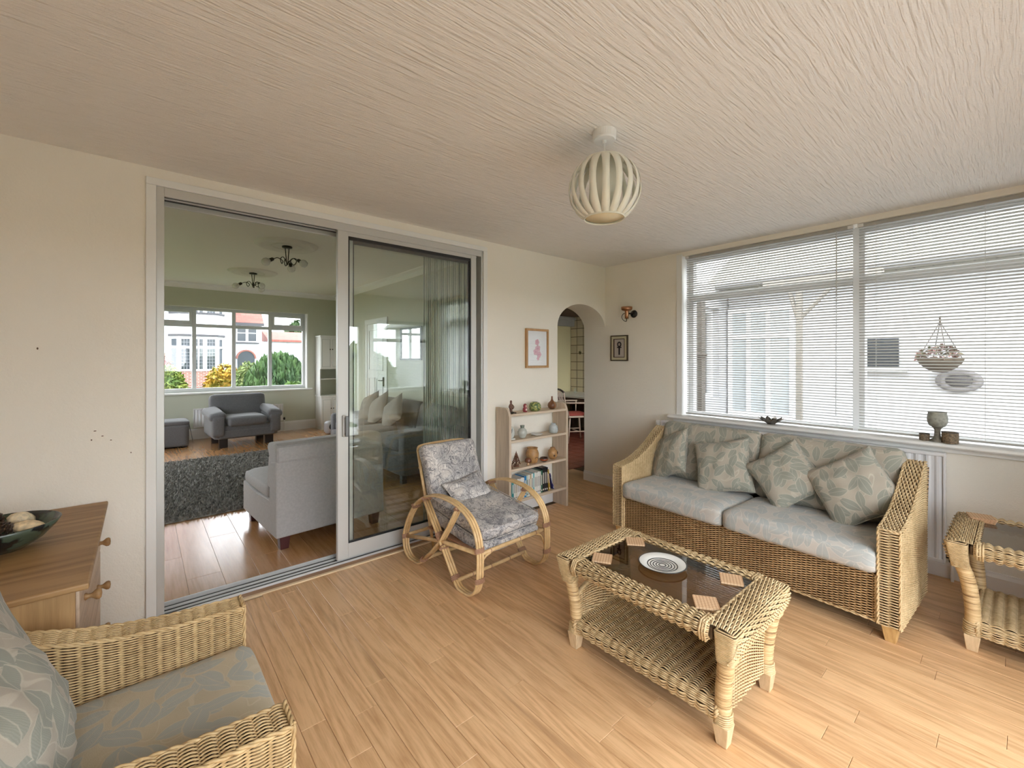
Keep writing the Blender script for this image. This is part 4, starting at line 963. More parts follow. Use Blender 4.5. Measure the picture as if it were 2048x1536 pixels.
# ------------------------------------------------------------------ bookcase and its things
BX0, BX1, BY0, BY1, BH = 2.457, 3.222, 2.915, 3.10, 1.018
bc = thing('bookcase', 'open pale wooden bookcase of four shelves beside the arch', 'bookcase', (BX0, BY0, 0), 0)
BWd, BD = BX1-BX0, BY1-BY0
sp_ = [(0, 0), (BD, 0), (BD, BH), (.05, BH), (.03, BH-.012), (.012, BH-.04), (0, BH-.08)]
for x in (0, BWd-.026): MB().prism(sp_, x, x+.026, 'x').build('side_panel', M['ply'], bc, bevel=.002)
SHZ = (.19, .475, .73, .965)
for z in SHZ: MB().bx(.026, BWd-.026, .004, BD, z-.022, z).build('shelf', M['ply_x'], bc, bevel=.002)
MB().bx(.026, BWd-.026, BD-.012, BD, BH-.14, BH-.06).build('back_rail', M['ply_x'], bc) if False else None
# books
Y0 = BY0+.03
bk = [('teal', (.03, .22, .24), .19, .026), ('teal', (.05, .28, .30), .175, .022), ('white', (.72, .71, .67), .178, .020), ('cream', (.66, .62, .52), .178, .018), ('white', (.74, .73, .70), .182, .020), ('white', (.70, .70, .68), .180, .022),
      ('white', (.76, .75, .72), .184, .018), ('white', (.73, .72, .69), .182, .020), ('blue', (.02, .20, .45), .192, .026), ('pale green', (.50, .60, .52), .194, .022), ('white', (.75, .74, .71), .196, .018), ('tan', (.52, .40, .25), .194, .020), ('white', (.70, .72, .70), .20, .020),
      ('turquoise', (.10, .42, .46), .20, .014), ('white', (.75, .74, .70), .204, .020), ('white', (.72, .71, .66), .20, .020), ('white', (.76, .75, .73), .206, .018), ('white', (.70, .69, .66), .204, .022), ('dark green', (.04, .14, .09), .21, .020),
      ('black', (.015, .015, .017), .23, .024), ('black', (.02, .02, .02), .232, .022), ('black', (.015, .015, .02), .228, .022)]
ordn = ['first', 'second', 'third', 'fourth', 'fifth', 'sixth', 'seventh', 'eighth', 'ninth', 'tenth', 'eleventh', 'twelfth', 'thirteenth', 'fourteenth', 'fifteenth', 'sixteenth', 'seventeenth', 'eighteenth', 'nineteenth', 'twentieth', 'twenty first', 'twenty second']
page = plain('paper_pages', (.70, .64, .52), .8)
def book(label, loc, rot, col, h, t, d):
    root = thing('book', label, 'book', loc, 0, 'books on the bottom shelf', rot=rot)
    MB().bx(.0025, t-.0025, .003, d-.003, .003, h-.003).build('pages', page, root)
    c = MB(); c.bx(0, t, -.001, .003, 0, h); c.bx(0, .0022, 0, d, 0, h); c.bx(t-.0022, t, 0, d, 0, h)
    cov = c.build('cover', plain('cover', col, .4), root)
    lab = tuple(min(1, x*.35) for x in col) if sum(col) > 1.2 else (.7, .68, .6)
    tt = MB(); tt.bx(t*.3, t*.7, -.0016, -.0009, h*.35, h*.80); tt.bx(t*.2, t*.8, -.0016, -.0009, h*.08, h*.14); tt.build('spine_print', plain('spine_ink', lab, .5), cov)
x = BX0+.030
for i, (cn, c, h, t) in enumerate(bk):
    book(f'{cn} spined book, {ordn[i]} from the left on the bottom shelf', (x, Y0, SHZ[0]), (0, 0, 0), c, h, t, .12 + .015*random.random()); x += t + .0012
book('mustard yellow book leaning at the end of the black books', (x+.014, Y0, SHZ[0]), (0, R(-6), 0), (.42, .26, .04), .205, .02, .13)
book('thin navy and white book leaning most steeply at the row end', (x+.082, Y0+.005, SHZ[0]), (0, R(-19), 0), (.03, .03, .16), .165, .012, .12)
# ornaments: helper
def orn(name, label, cat, px, shelf, parts, dy=.075, rz=0):
    o = thing(name, label, cat, (px, BY0+dy, SHZ[shelf]), rz, None)
    for nm, mb, mat, sm in parts: mb.build(nm, mat, o, smooth=sm)
    return o
clay = plain('brown_clay', (.14, .06, .035), .5, var=.2); tan = plain('tan_stoneware', (.42, .23, .09), .45, var=.25, vscale=25); celadon = plain('pale_celadon', (.50, .52, .48), .3, var=.1, vscale=20)
whitec = plain('white_china', (.74, .74, .71), .25); darkb = plain('dark_brown_glaze', (.06, .025, .015), .3)
# top shelf
mb = MB().lathe([(0, 0), (.016, 0), (.018, .006), (.014, .03), (.020, .055), (.017, .08), (.009, .092), (.012, .104), (.009, .116), (0, .12)], n=14, sy=.7)
ar = MB().tube(smooth_path([(-.014, 0, .08), (-.028, -.008, .06), (-.012, -.016, .045)], 4), .005, 7); ar.tube(smooth_path([(.014, 0, .08), (.026, -.008, .06), (.01, -.016, .045)], 4), .005, 7)
orn('figurine', 'small dark carved standing figurine on the bookcase top', 'figurine', 2.52, 3, [('body', mb, clay, True), ('arms', ar, clay, True)], .05)
lz = plain('dark_lizard_wood', (.03, .018, .012), .4)
orn('lizard_ornament', 'tiny black crouching ornament at the front of the top shelf', 'ornament', 2.515, 3, [('body', MB().tube(smooth_path([(-.03, 0, .012), (-.01, 0, .014), (.015, 0, .010), (.045, .004, .006)], 4), [.006]*4 + [.008]*4 + [.006]*4 + [.003], 8), lz, True), ('leg', MB().tube([(-.012, -.016, 0.002), (-.01, 0, .01), (-.012, .016, .002)], .003, 6), lz, True)], .018)
dl = [('body', MB().lathe([(0, 0), (.018, 0), (.0225, .012), (.021, .034), (.015, .042), (.0185, .054), (.016, .068), (.008, .076), (0, .078)], n=18), plain('red_lacquer', (.24, .03, .04), .3), True),
      ('face', MB().lathe([(0, -.001), (.011, -.001), (.009, .003), (0, .004)], (0, -.0165, .056), 12, Matrix.Rotation(R(90), 3, 'X')), plain('pink_face', (.72, .45, .40), .4), True),
      ('apron', MB().lathe([(0, -.001), (.012, -.001), (.010, .003), (0, .004)], (0, -.0205, .022), 12, Matrix.Rotation(R(90), 3, 'X')), plain('pale_apron', (.62, .48, .42), .4), True)]
orn('nesting_doll', 'little red painted nesting doll on the bookcase top', 'doll', 2.70, 3, dl, .06)
def gourd_mat():
    m, nt, b = newmat('yellow_green_pattern'); n = nd(nt, 'ShaderNodeTexVoronoi', None, {'Vector': objco(nt), 'Scale': 60}); put(nt, b, col=ramp(nt, n.outputs[0], [(.3, (.52, .50, .16)), (.6, (.10, .16, .06))]), rough=.45); return m
prof = [(0, .006), (.03, 0), (.05, .008), (.058, .03), (.056, .055), (.044, .076), (.024, .082), (.008, .078), (0, .074)]
orn('vase', 'squat yellow and green patterned pot on the bookcase top', 'pot', 2.835, 3, [('body', MB().lathe(prof, n=24), gourd_mat(), True), ('rim', MB().lathe([(.02, .082), (.026, .084), (.024, .079)], n=20), plain('dark_green_rim', (.05, .08, .04), .4), True)], .07)
gw = plain('gourd_skin', (.17, .07, .03), .35, var=.25, vscale=20)
orn('gourd', 'brown bottle gourd with a tall neck on the bookcase top', 'gourd', 3.065, 3, [('body', MB().lathe([(0, .002), (.02, 0), (.038, .015), (.044, .038), (.036, .062), (.018, .078), (.010, .092), (.008, .118), (.010, .124), (0, .126)], n=20), gw, True), ('stripe', MB().tube(smooth_path([(0, -.038, .012), (0, -.0445, .038), (0, -.036, .062), (0, -.018, .078)], 4), .004, 6), plain('pale_scar', (.42, .22, .10), .5), True)], .07)
# second shelf
M90x = Matrix.Rotation(R(78), 3, 'X')
orn('plate_ornament', 'grey oval ceramic plaque on a small stand', 'ornament', 2.525, 2, [('plaque', MB().lathe([(0, -.003), (.05, -.004), (.056, .0), (.05, .004), (.04, .002), (0, .001)], (0, 0, .066), 24, M90x, sx=.85, sy=1.05), celadon, True), ('stand', MB().box((0, 0, .006), (.07, .045, .012)), celadon, False), ('bird_relief', MB().tube(smooth_path([(-.02, -.008, .045), (0, -.009, .07), (.014, -.008, .098)], 4), [.003, .006, .008, .009, .009, .008, .006, .004, .002], 8), plain('slate_relief', (.25, .27, .27), .4), True)], .06)
orn('bottle_vase', 'small grey round bottle vase with a collar neck', 'vase', 2.675, 2, [('body', MB().lathe([(0, 0), (.024, 0), (.030, .006), (.043, .035), (.044, .055), (.034, .078), (.017, .090), (.014, .098), (.019, .104), (.019, .112), (.014, .113), (.011, .1)], n=24), celadon, True), ('neck_glaze', MB().lathe([(.0195, .088), (.0165, .096), (.0200, .103), (.0203, .1125), (.0195, .1135)], n=20), plain('green_grey_drip', (.17, .20, .16), .3), True)], .07)
orn('dish', 'little white china dish on the second shelf', 'dish', 2.86, 2, [('body', MB().lathe([(0, .003), (.028, 0), (.055, .010), (.060, .016), (.056, .017), (.03, .006), (0, .006)], n=28), whitec, True), ('painted_spot', MB().lathe([(0, .0058), (.016, .0062), (.016, .0072), (0, .0072)], n=14), plain('grey_spot', (.3, .33, .33), .4), True)], .075)
orn('jar', 'pale blue grey lidless jar at the right of the second shelf', 'jar', 3.085, 2, [('body', MB().lathe([(0, 0), (.036, 0), (.043, .01), (.045, .045), (.040, .068), (.026, .080), (.022, .084), (.024, .094), (.021, .095), (.018, .082)], n=24), plain('blue_grey_glaze', (.46, .50, .50), .3, var=.15, vscale=30), True), ('brush_mark', MB().tube(smooth_path([(.012, -.0445, .03), (.02, -.0405, .045), (.012, -.044, .058)], 4), .002, 6), plain('blue_mark', (.18, .22, .26), .4), True)], .07)
# third shelf
def tree_orn():
    mb = MB()
    for k in range(7):
        z = .028+.014*k; r_ = .036*(1-k/7.3)
        for q in range(7):
            a = q*.9+k*.5; mb.lathe([(0, -.008), (.008, 0), (0, .009)], (r_*math.cos(a), r_*math.sin(a), z), 6)
    mb.lathe([(0, .10), (.010, .112), (.004, .13), (0, .145)], n=8); return mb
orn('tree_ornament', 'brown beaded tree shaped ornament on the third shelf', 'ornament', 2.60, 1, [('branches', tree_orn(), clay, False), ('trunk', MB().lathe([(0, 0), (.03, 0), (.026, .01), (.008, .016), (.007, .12), (0, .122)], n=12), clay, True)], .07)
orn('tree_ornament', 'smaller beaded ornament half hidden behind the bookcase side', 'ornament', 2.515, 1, [('branches', MB().lathe([(0, .0), (.022, .0), (.024, .02), (.012, .035), (.016, .048), (.006, .07), (0, .09)], n=10), clay, False), ('base', MB().lathe([(0, 0), (.028, 0), (.026, .006), (0, .006)], n=14), clay, True)], .06)
orn('toadstool', 'small turned wooden mushroom in front of the tan pot', 'ornament', 2.715, 1, [('stem', MB().lathe([(0, 0), (.015, 0), (.012, .01), (.010, .036), (0, .036)], n=14), plain('pale_turned_wood', (.46, .28, .15), .4), True), ('cap', MB().lathe([(.010, .034), (.030, .03), (.033, .040), (.028, .060), (.014, .070), (0, .072)], n=20), plain('brown_turned_wood', (.16, .06, .03), .3), True)], .035)
orn('pot', 'large tan stoneware pot with a flared rim on the third shelf', 'pot', 2.815, 1, [('body', MB().lathe([(0, 0), (.04, 0), (.046, .006), (.060, .055), (.062, .09), (.052, .118), (.045, .128), (.050, .137), (.054, .142), (.048, .143), (.040, .13), (.05, .1), (.02, .02), (0, .02)], n=30), tan, True), ('brushwork', MB().tube(smooth_path([(-.02, -.054, .05), (0, -.0605, .06), (.02, -.0555, .048), (.03, -.05, .06)], 4), .003, 6), darkb, True)], .085)
orn('small_bowl', 'low dark brown glazed bowl between the two tan pots', 'bowl', 2.945, 1, [('body', MB().lathe([(0, 0), (.026, 0), (.038, .012), (.040, .028), (.034, .036), (.031, .034), (.03, .02), (0, .008)], n=22), darkb, True), ('orange_band', MB().lathe([(.0388, .010), (.0412, .018), (.0405, .022)], n=22), plain('orange_glaze', (.35, .09, .03), .3), True)], .06)
orn('round_vase', 'round tan vase with dark brown spots on the third shelf', 'vase', 3.075, 1, [('body', MB().lathe([(0, 0), (.026, 0), (.044, .025), (.049, .055), (.042, .085), (.026, .100), (.022, .106), (.025, .113), (.021, .114), (.016, .1)], n=26), tan, True), ('dark_spot', MB().lathe([(0, .001), (.016, 0), (.012, .004), (0, .005)], (.024, -.040, .062), 12, Matrix.Rotation(R(90), 3, 'X') @ Matrix.Rotation(R(28), 3, 'Y')), darkb, True), ('dark_spot', MB().lathe([(0, .001), (.012, 0), (.009, .004), (0, .005)], (-.018, -.0405, .04), 12, Matrix.Rotation(R(90), 3, 'X')), darkb, True)], .07)
# ------------------------------------------------------------------ pendant lamp
LX, LY = 1.645, 1.262
pd = thing('pendant_lamp', 'round cream pendant lamp of curved slats on the ceiling', 'lamp', (LX, LY, 0), 0)
MB().lathe([(0, CEIL-.042), (.048, CEIL-.042), (.053, CEIL-.036), (.055, CEIL), (0, CEIL)], n=32).build('ceiling_rose', M['plastic'], pd, smooth=False)
MB().tube([(0, 0, 2.38), (0, 0, CEIL-.04)], .003, 6).build('flex', M['plastic'], pd)
MB().lathe([(0, CEIL-.056), (.008, CEIL-.054), (.010, CEIL-.042), (0, CEIL-.04)], n=12).build('cord_grip', M['plastic'], pd)
rc, zc, hh = .166, 2.243, .134
def shade_r(t):   # t -1 bottom .. 1 top
    return math.sqrt(max(0, 1-(t*.84)**2))*rc
rib = MB(); n = 14; wv = .0185
vs, fs = [], []
for i in range(n+1):
    t = -1+2*i/n; r_ = shade_r(t); z = zc+hh*t; ww = min(wv, math.pi*r_/18*.98)*(.78+.30*abs(t)**2)
    for rr in (r_, r_-.0012):
        for s in (-1, 1): vs.append((rr, s*ww, z))
for i in range(n):
    a = i*4; fs += [(a, a+1, a+5, a+4), (a+2, a+6, a+7, a+3), (a, a+4, a+6, a+2), (a+1, a+3, a+7, a+5)]
rib.add(vs, fs); rme = bpy.data.meshes.new('slat'); rme.from_pydata(rib.v, [], rib.f); rme.polygons.foreach_set('use_smooth', [True]*len(rib.f)); rme.materials.append(M['shade'])
for k in range(18): link('slat', rme, pd, (0, 0, 0), (0, 0, 2*math.pi*k/18))
MB().lathe([(.093, zc-hh-.004), (.0945, zc-hh+.002), (.093, zc-hh+.004), (.090, zc-hh+.002), (.09, zc-hh-.004), (.093, zc-hh-.004)], n=40).build('lower_ring', M['shade'], pd, smooth=True)
MB().lathe([(.093, zc+hh-.004), (.0945, zc+hh+.002), (.0, zc+hh+.003), (0, zc+hh), (.09, zc+hh-.004)], n=40).build('upper_ring', M['shade'], pd, smooth=True)
MB().lathe([(.068, zc-hh+.03), (.070, zc-hh+.03), (.070, zc+hh-.005), (.068, zc+hh-.005), (.068, zc-hh+.03)], n=32).build('inner_diffuser', M['shade'], pd, smooth=True)
MB().lathe([(0, zc-hh+.008), (.0895, zc-hh+.006), (.0895, zc-hh+.009), (0, zc-hh+.012)], n=32).build('bottom_diffuser', plain('warm_cream_diffuser', (.80, .72, .50), .6), pd, smooth=True)
# ------------------------------------------------------------------ wall lamp
wl = thing('wall_lamp', 'copper uplighter wall lamp on a round black plate', 'wall lamp', (XR, 2.73, 1.945), 0)
MY = Matrix.Rotation(R(-90), 3, 'Y')
MB().lathe([(0, 0), (.040, 0), (.042, .006), (.038, .016), (.022, .026), (0, .03)], n=28, M=MY).build('wall_plate', M['black'], wl, smooth=True)
MB().tube([(-.02, 0, 0), (-.10, .015, .0)], .008, 8).build('arm', M['black'], wl, smooth=True)
MB().lathe([(0, -.055), (.020, -.055), (.021, -.02), (.021, .02), (.023, .025), (.0, .03)], (-.11, .02, .0), 20).build('lamp_holder', M['copper'], wl, smooth=True)
MB().lathe([(.022, .025), (.05, .034), (.058, .045), (.060, .070), (.0575, .070), (.055, .048), (.02, .032)], (-.11, .02, .0), 28).build('lamp_cup', M['copper'], wl, smooth=True)
MB().tube(smooth_path([(-.11, .02, -.055), (-.115, .022, -.085), (-.13, .045, -.075), (-.14, .062, -.04), (-.125, .055, -.005), (-.10, .03, .005)], 5), .0035, 6).build('flex', M['black'], wl, smooth=True)
# ------------------------------------------------------------------ pictures
def frame_box(mb, w_, h_, b_, d):
    for c, s in (((0, 0, h_/2-b_/2), (w_, d, b_)), ((0, 0, -h_/2+b_/2), (w_, d, b_)), ((-w_/2+b_/2, 0, 0), (b_, d, h_-2*b_)), ((w_/2-b_/2, 0, 0), (b_, d, h_-2*b_))): mb.box(c, s)
    return mb
p1_ = thing('framed_picture', 'wooden framed pink flower print above the bookcase', 'picture', (2.98, YL-.014, 1.56), 0)
frame_box(MB(), .305, .385, .022, .024).build('frame', wood('oak_frame', (.34, .17, .06), (.50, .29, .12), 10, .1, 2, .4, .02, .3, knots=False), p1_, bevel=.002)
MB().box((0, .002, 0), (.265, .004, .345)).build('mount', plain('white_mount', (.74, .74, .73), .6), p1_)
pk = plain('pink_ink', (.58, .24, .29), .7); pk2 = plain('dark_pink_ink', (.45, .10, .16), .7)
fl = MB(); fl2 = MB()
for cx, cz_, r_ in ((.0, .06, .028), (.012, .0, .03), (-.02, -.035, .03), (.025, -.06, .03), (-.005, -.005, .024), (.012, -.10, .018)):
    for q in range(5):
        a = q*1.2566+cx*50; fl.lathe([(0, 0), (r_*.55, 0), (r_*.5, .0004), (0, .0006)], (cx+r_*.55*math.cos(a), -.0005, cz_+r_*.6*math.sin(a)), 9, Matrix.Rotation(R(90), 3, 'X'))
    fl2.lathe([(0, .0006), (r_*.25, .0006), (r_*.2, .0012), (0, .0012)], (cx, -.0005, cz_), 8, Matrix.Rotation(R(90), 3, 'X'))
fl2.tube([(0, -.001, .08), (.004, -.001, -.02), (.012, -.001, -.11)], .0012, 5)
fl.build('flower_print', pk, p1_); fl2.build('flower_details', pk2, p1_)
MB().box((0, -.006, 0), (.262, .002, .342)).build('picture_glass', glass('picture_glass', (1, 1, 1), 1.5, 1.6), p1_)
p2_ = thing('framed_picture', 'small framed dark ankh picture under the wall lamp', 'picture', (XR-.013, 2.915, 1.577), R(-90))
frame_box(MB(), .225, .285, .012, .022).build('frame', plain('dark_gold_frame', (.06, .04, .02), .4), p2_, bevel=.002)
frame_box(MB(), .201, .261, .026, .014).build('mount', plain('olive_cream_mount', (.56, .51, .34), .6), p2_)
frame_box(MB(), .150, .210, .007, .015).build('inner_line', plain('brown_line', (.05, .02, .02), .5), p2_)
MB().box((0, .004, 0), (.15, .004, .20)).build('panel', plain('mauve_panel', (.50, .44, .40), .7), p2_)
an = MB(); an.tube([(.022*math.cos(a*math.pi/8), -.001, .042+.024*math.sin(a*math.pi/8)) for a in range(16)], .007, 6, closed=True); an.box((0, -.001, .008), (.055, .006, .012)); an.box((0, -.001, -.035), (.014, .006, .08))
an.build('ankh_motif', plain('black_purple_ink', (.02, .012, .02), .5), p2_)
# ------------------------------------------------------------------ window sill things
SZ = .9025
mottle = plain('mottled_grey_stoneware', (.19, .175, .14), .55, var=.35, vscale=60)
gb = thing('goblet', 'grey stoneware goblet on the window sill', 'goblet', (XR-.03, .362, SZ), 0)
MB().lathe([(0, 0), (.042, 0), (.043, .006), (.022, .02), (.016, .04), (.015, .075), (.022, .092), (.030, .098)], n=24).build('stem', mottle, gb, smooth=True)
MB().lathe([(.02, .094), (.040, .104), (.051, .13), (.052, .155), (.046, .19), (.0475, .197), (.043, .197), (.042, .18), (.045, .14), (.03, .112), (0, .108)], n=28).build('cup', plain('pale_grey_stoneware', (.30, .30, .255), .55, var=.25, vscale=50), gb, smooth=True)
speck = plain('speckled_brown_pot', (.17, .12, .07), .6, var=.6, vscale=110)
for x, y, r_, h_, lb in ((XR-.035, .425, .027, .046, 'smaller speckled cup left of the stone goblet'), (XR-.055, .300, .041, .072, 'larger speckled cup right of the stone goblet')):
    c = thing('speckled_cup', lb, 'cup', (x, y, SZ), 0, 'speckled cups on the sill')
    MB().lathe([(0, 0), (r_*.95, 0), (r_, .004), (r_, h_-.003), (r_*.97, h_), (r_*.88, h_), (r_*.86, .008), (0, .008)], n=24).build('cup_wall', speck, c, smooth=False)
    MB().lathe([(r_*.9, h_-.004), (r_*1.01, h_-.004), (r_*1.0, h_+.001), (r_*.9, h_+.001)], n=24).build('rim', plain('dark_cup_rim', (.05, .04, .03), .5), c)
fb = thing('flower_bowl', 'openwork metal petal bowl on the window sill', 'bowl', (XR-.03, 1.37, SZ), 0)
pw = plain('pewter', (.20, .18, .15), .35, .7)
MB().lathe([(0, 0), (.03, 0), (.032, .006), (0, .008)], n=18).build('base', pw, fb)
pet = MB(); 
for q in range(10):
    a = q*2*math.pi/10; ca, sa = math.cos(a), math.sin(a)
    f = lambda r_, s, z: (r_*ca - s*sa, r_*sa + s*ca, z)
    pet.add([f(.025, -.008, .005), f(.025, .008, .005), f(.06, -.02, .028), f(.06, .02, .028), f(.083, -.016, .046), f(.083, .016, .046), f(.098, 0, .057), f(.055, -.018, .031), f(.055, .018, .031)], [(0, 1, 3, 2), (2, 3, 5, 4), (4, 5, 6), (7, 8, 3, 2)])
o = pet.build('petals', pw, fb); sm_ = o.modifiers.new('thick', 'SOLIDIFY'); sm_.thickness = .003
sw = MB()
for q in range(9):
    a = q*2.4; r_ = .012*math.sqrt(q); sw.lathe([(0, -.012), (.011, -.005), (.012, .003), (0, .011)], (r_*math.cos(a)*1.3, r_*math.sin(a)*1.3, .024), 8)
sw.build('potpourri', plain('brown_potpourri', (.20, .12, .07), .7, var=.5, vscale=80), fb)
# ------------------------------------------------------------------ radiators
def radiator(label, loc, rz, L, z0, z1, valve_side=1, dp=.06):
    """local x along, -y to the room, back at y=0"""
    root = thing('radiator', label, 'radiator', loc, rz); h = z1-z0
    prof = []; k = int(L/.05); xs_ = []
    v, f = [], []
    for i in range(k*4+1):
        x = -L/2+.012 + (L-.024)*i/(k*4); y = -dp + (.010 if i % 4 in (0, 1) else 0)*1.0
        v += [(x, y, z0+.015), (x, y, z1-.02)]
    for i in range(k*4): f.append((i*2, i*2+2, i*2+3, i*2+1))
    MB().add(v, f).build('fluted_panel', M['radiator'], root)
    MB().bx(-L/2+.005, L/2-.005, -dp+.012, -.012, z0+.01, z1-.01).build('panel_body', M['radiator'], root)
    MB().bx(-L/2-.004, L/2+.004, -dp-.008, -.004, z1-.022, z1).build('top_grille', M['radiator'], root, bevel=.004)
    MB().bx(-L/2, L/2, -dp-.004, -.008, z0, z0+.022).build('bottom_edge', M['radiator'], root, bevel=.004)
    for s in (-1, 1): MB().bx(s*L/2-.006, s*L/2+.006, -dp-.004, -.006, z0+.005, z1-.006).build('end_cover', M['radiator'], root, bevel=.003)
    vx = valve_side*(L/2+.035)
    va = MB(); va.tube([(valve_side*L/2, -.03, z0+.04), (vx, -.03, z0+.04)], .011, 8); va.lathe([(0, -.03), (.016, -.03), (.018, 0), (.014, .02), (0, .022)], (vx, -.03, z0+.04), 12)
    vo = va.build('valve', M['black'], root, smooth=True)
    MB().tube([(vx, -.03, .0), (vx, -.03, z0+.015)], .0085, 8).build('pipe', M['plastic'], vo)
    return root
rad = radiator('white fluted radiator behind the wicker sofa', (XR-.025, 1.34, 0), R(-90), 2.03, .115, .835)
MB().lathe([(0, -.03), (.018, -.028), (.024, -.01), (.024, .015), (.016, .03), (0, .033)], (-1.07, -.035, .80), 16).build('valve_head', M['plastic'], rad, smooth=True)
MB().tube([(-1.07, -.035, .0), (-1.07, -.035, .775)], .0075, 8).build('pipe', M['plastic'], rad, smooth=True)
radiator('white radiator behind the far grey armchair', (1.45, YF-.03, 0), 0, 1.45, .22, .56)
# ------------------------------------------------------------------ living room
def rose(label, x, y):
    root = thing('ceiling_rose', label, 'ceiling rose', (x, y, 0), 0, 'plaster ceiling roses')
    MB().lathe([(0, CEIL2), (0, CEIL2-.018), (.11, CEIL2-.018), (.13, CEIL2-.026), (.16, CEIL2-.02), (.24, CEIL2-.014), (.28, CEIL2-.03), (.31, CEIL2-.032), (.335, CEIL2-.014), (.345, CEIL2)], n=48).build('plaster_disc', plain('plaster', (.66, .63, .56), .7), root, smooth=True)
    MB().lathe([(.155, CEIL2-.021), (.16, CEIL2-.03), (.17, CEIL2-.022)], n=40).build('inner_bead', plain('plaster_bead', (.66, .63, .56), .7), root, smooth=True)
def arm_light(label, x, y, rz):
    root = thing('ceiling_light', label, 'ceiling light', (x, y, CEIL2-.02), rz, 'living room ceiling lights')
    MB().lathe([(0, 0), (.055, 0), (.057, -.012), (.05, -.02), (0, -.022)][::-1], n=24).build('ceiling_plate', M['bronze'], root, smooth=True)
    for s in (-1, 1): MB().tube(smooth_path([(s*.02, 0, -.02), (s*.014, 0, -.1), (s*.006, 0, -.2), (0, 0, -.225)], 3), .005, 8).build('stem', M['bronze'], root, smooth=True)
    for k in range(3):
        a = R(20+120*k); ca, sa = math.cos(a), math.sin(a)
        P = lambda r_, z, t=0: (r_*ca - t*sa, r_*sa + t*ca, z)
        arm = MB().tube(smooth_path([P(0, -.21), P(.05, -.14, .03), P(.09, -.17, .05), P(.07, -.22, .03), P(.05, -.18, 0), P(.10, -.15, -.01), P(.15, -.17, 0)], 5), .0048, 7).build('arm', M['bronze'], root, smooth=True)
        d = Vector((ca*.85, sa*.85, -.5)).normalized(); Q = Vector((0, 0, 1)).rotation_difference(d).to_matrix(); e = Vector(P(.15, -.17))
        MB().lathe([(0, 0), (.014, 0), (.021, .012), (.021, .045), (0, .046)], e, 14, Q).build('lamp_holder', M['bronze'], arm, smooth=True)
        MB().lathe([(.014, .044), (.022, .052), (.040, .072), (.046, .096), (.040, .12), (.022, .136), (0, .141)], e, 18, Q).build('globe_bulb', M['bulb'], arm, smooth=True)
rose('nearer plaster ceiling rose in the living room', 1.34, 5.74); rose('farther plaster ceiling rose in the living room', 1.344, 7.85)
arm_light('nearer three arm bronze ceiling light with globe bulbs', 1.34, 5.74, R(165)); arm_light('farther three arm bronze ceiling light with globe bulbs', 1.344, 7.85, R(150))
def grey_armchair():
    root = thing('grey_armchair', 'grey upholstered armchair facing the room below the street window', 'armchair', (1.345, 8.80, 0), R(4))
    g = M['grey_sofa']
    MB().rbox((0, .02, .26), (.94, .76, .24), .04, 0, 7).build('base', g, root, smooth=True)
    MB().rbox((0, -.08, .42), (.58, .66, .15), .05, .02, 8).build('seat_cushion', g, root, smooth=True)
    MB().rbox((0, 0, 0), (.86, .20, .56), .07, 0, 8, M=Matrix.Rotation(R(-14), 3, 'X'), crown_s=.02).build('backrest', g, root, smooth=True, loc=(0, .30, .56))
    for s in (-1, 1):
        MB().rbox((s*.42, -.02, .36), (.18, .74, .34), .04, 0, 7).build('arm_side', g, root, smooth=True)
        MB().rbox((0, 0, 0), (.24, .66, .11), .05, .02, 8, M=Matrix.Rotation(R(s*10), 3, 'Y') @ Matrix.Rotation(R(6), 3, 'X')).build('arm_pad', g, root, smooth=True, loc=(s*.43, -.05, .545))
        for y in (-.28, .30): MB().bx(s*.34-.06, s*.34+.06, y-.04, y+.04, 0, .15).build('leg', M['legdark'], root, bevel=.004)
    MB().bx(-.4, .4, -.375, -.362, .17, .28).build('front_facing', g, root)
grey_armchair()
ft = thing('footstool', 'dark grey box footstool at the left of the living room', 'footstool', (.28, 9.18, 0), 0)
MB().rbox((0, 0, .20), (.66, .5, .36), .02, 0, 6).build('box', M['grey_sofa'], ft, smooth=True); MB().rbox((0, 0, .405), (.67, .51, .07), .03, .01, 7).build('lid_cushion', M['grey_sofa'], ft, smooth=True)
for s in (-1, 1): MB().bx(s*.28-.025, s*.28+.025, -.2, .2, 0, .03).build('leg', M['legdark'], ft)
MB().add([(.331, -.1, .39), (.331, .1, .39), (.40, .12, .06), (.39, -.06, .03)], [(0, 1, 2, 3)]).build('fabric_flap', M['grey_sofa'], ft).modifiers.new('thick', 'SOLIDIFY').thickness = .006
# armless grey chair with its back to the sun room
gs = thing('grey_armless_sofa', 'grey armless sofa unit with its back turned to the glass door', 'sofa', (1.175, 4.13, 0), R(4))
# local: back face at y=-.48 (towards the sun room), seat to +y
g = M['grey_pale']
MB().prism([(-.48, .10), (.47, .10), (.47, .36), (.06, .34), (-.30, .36), (-.33, .66), (-.46, .68)], -.44, .44, 'x').build('body', g, gs, bevel=.012)
MB().prism([(-.47, .66), (-.32, .64), (-.22, .76), (-.25, .80), (-.40, .805), (-.455, .78)], -.435, .435, 'x').build('head_roll', g, gs, bevel=.02)
MB().rbox((0, .10, .40), (.875, .74, .12), .045, .02, 8).build('seat_cushion', g, gs, smooth=True)
MB().prism([(-.31, .44), (-.20, .44), (-.24, .70), (-.33, .70)], -.43, .43, 'x').build('back_cushion', g, gs, bevel=.02)
for sx in (-.37, .37):
    for sy in (-.42, .40): foot_mesh(.075, .075, .10, .8, 1, M['legred'], gs, (sx, sy, 0))
rug = thing('shaggy_rug', 'dark grey shaggy rug on the living room floor', 'rug', (0.33, 6.28, 0), R(1.5))
rm = plain('grey_shag_pile', (.25, .24, .22), .95, var=.45, vscale=30)
MB().bx(-1.25, 1.25, -1.40, 1.40, .002, .012).build('backing', rm, rug)
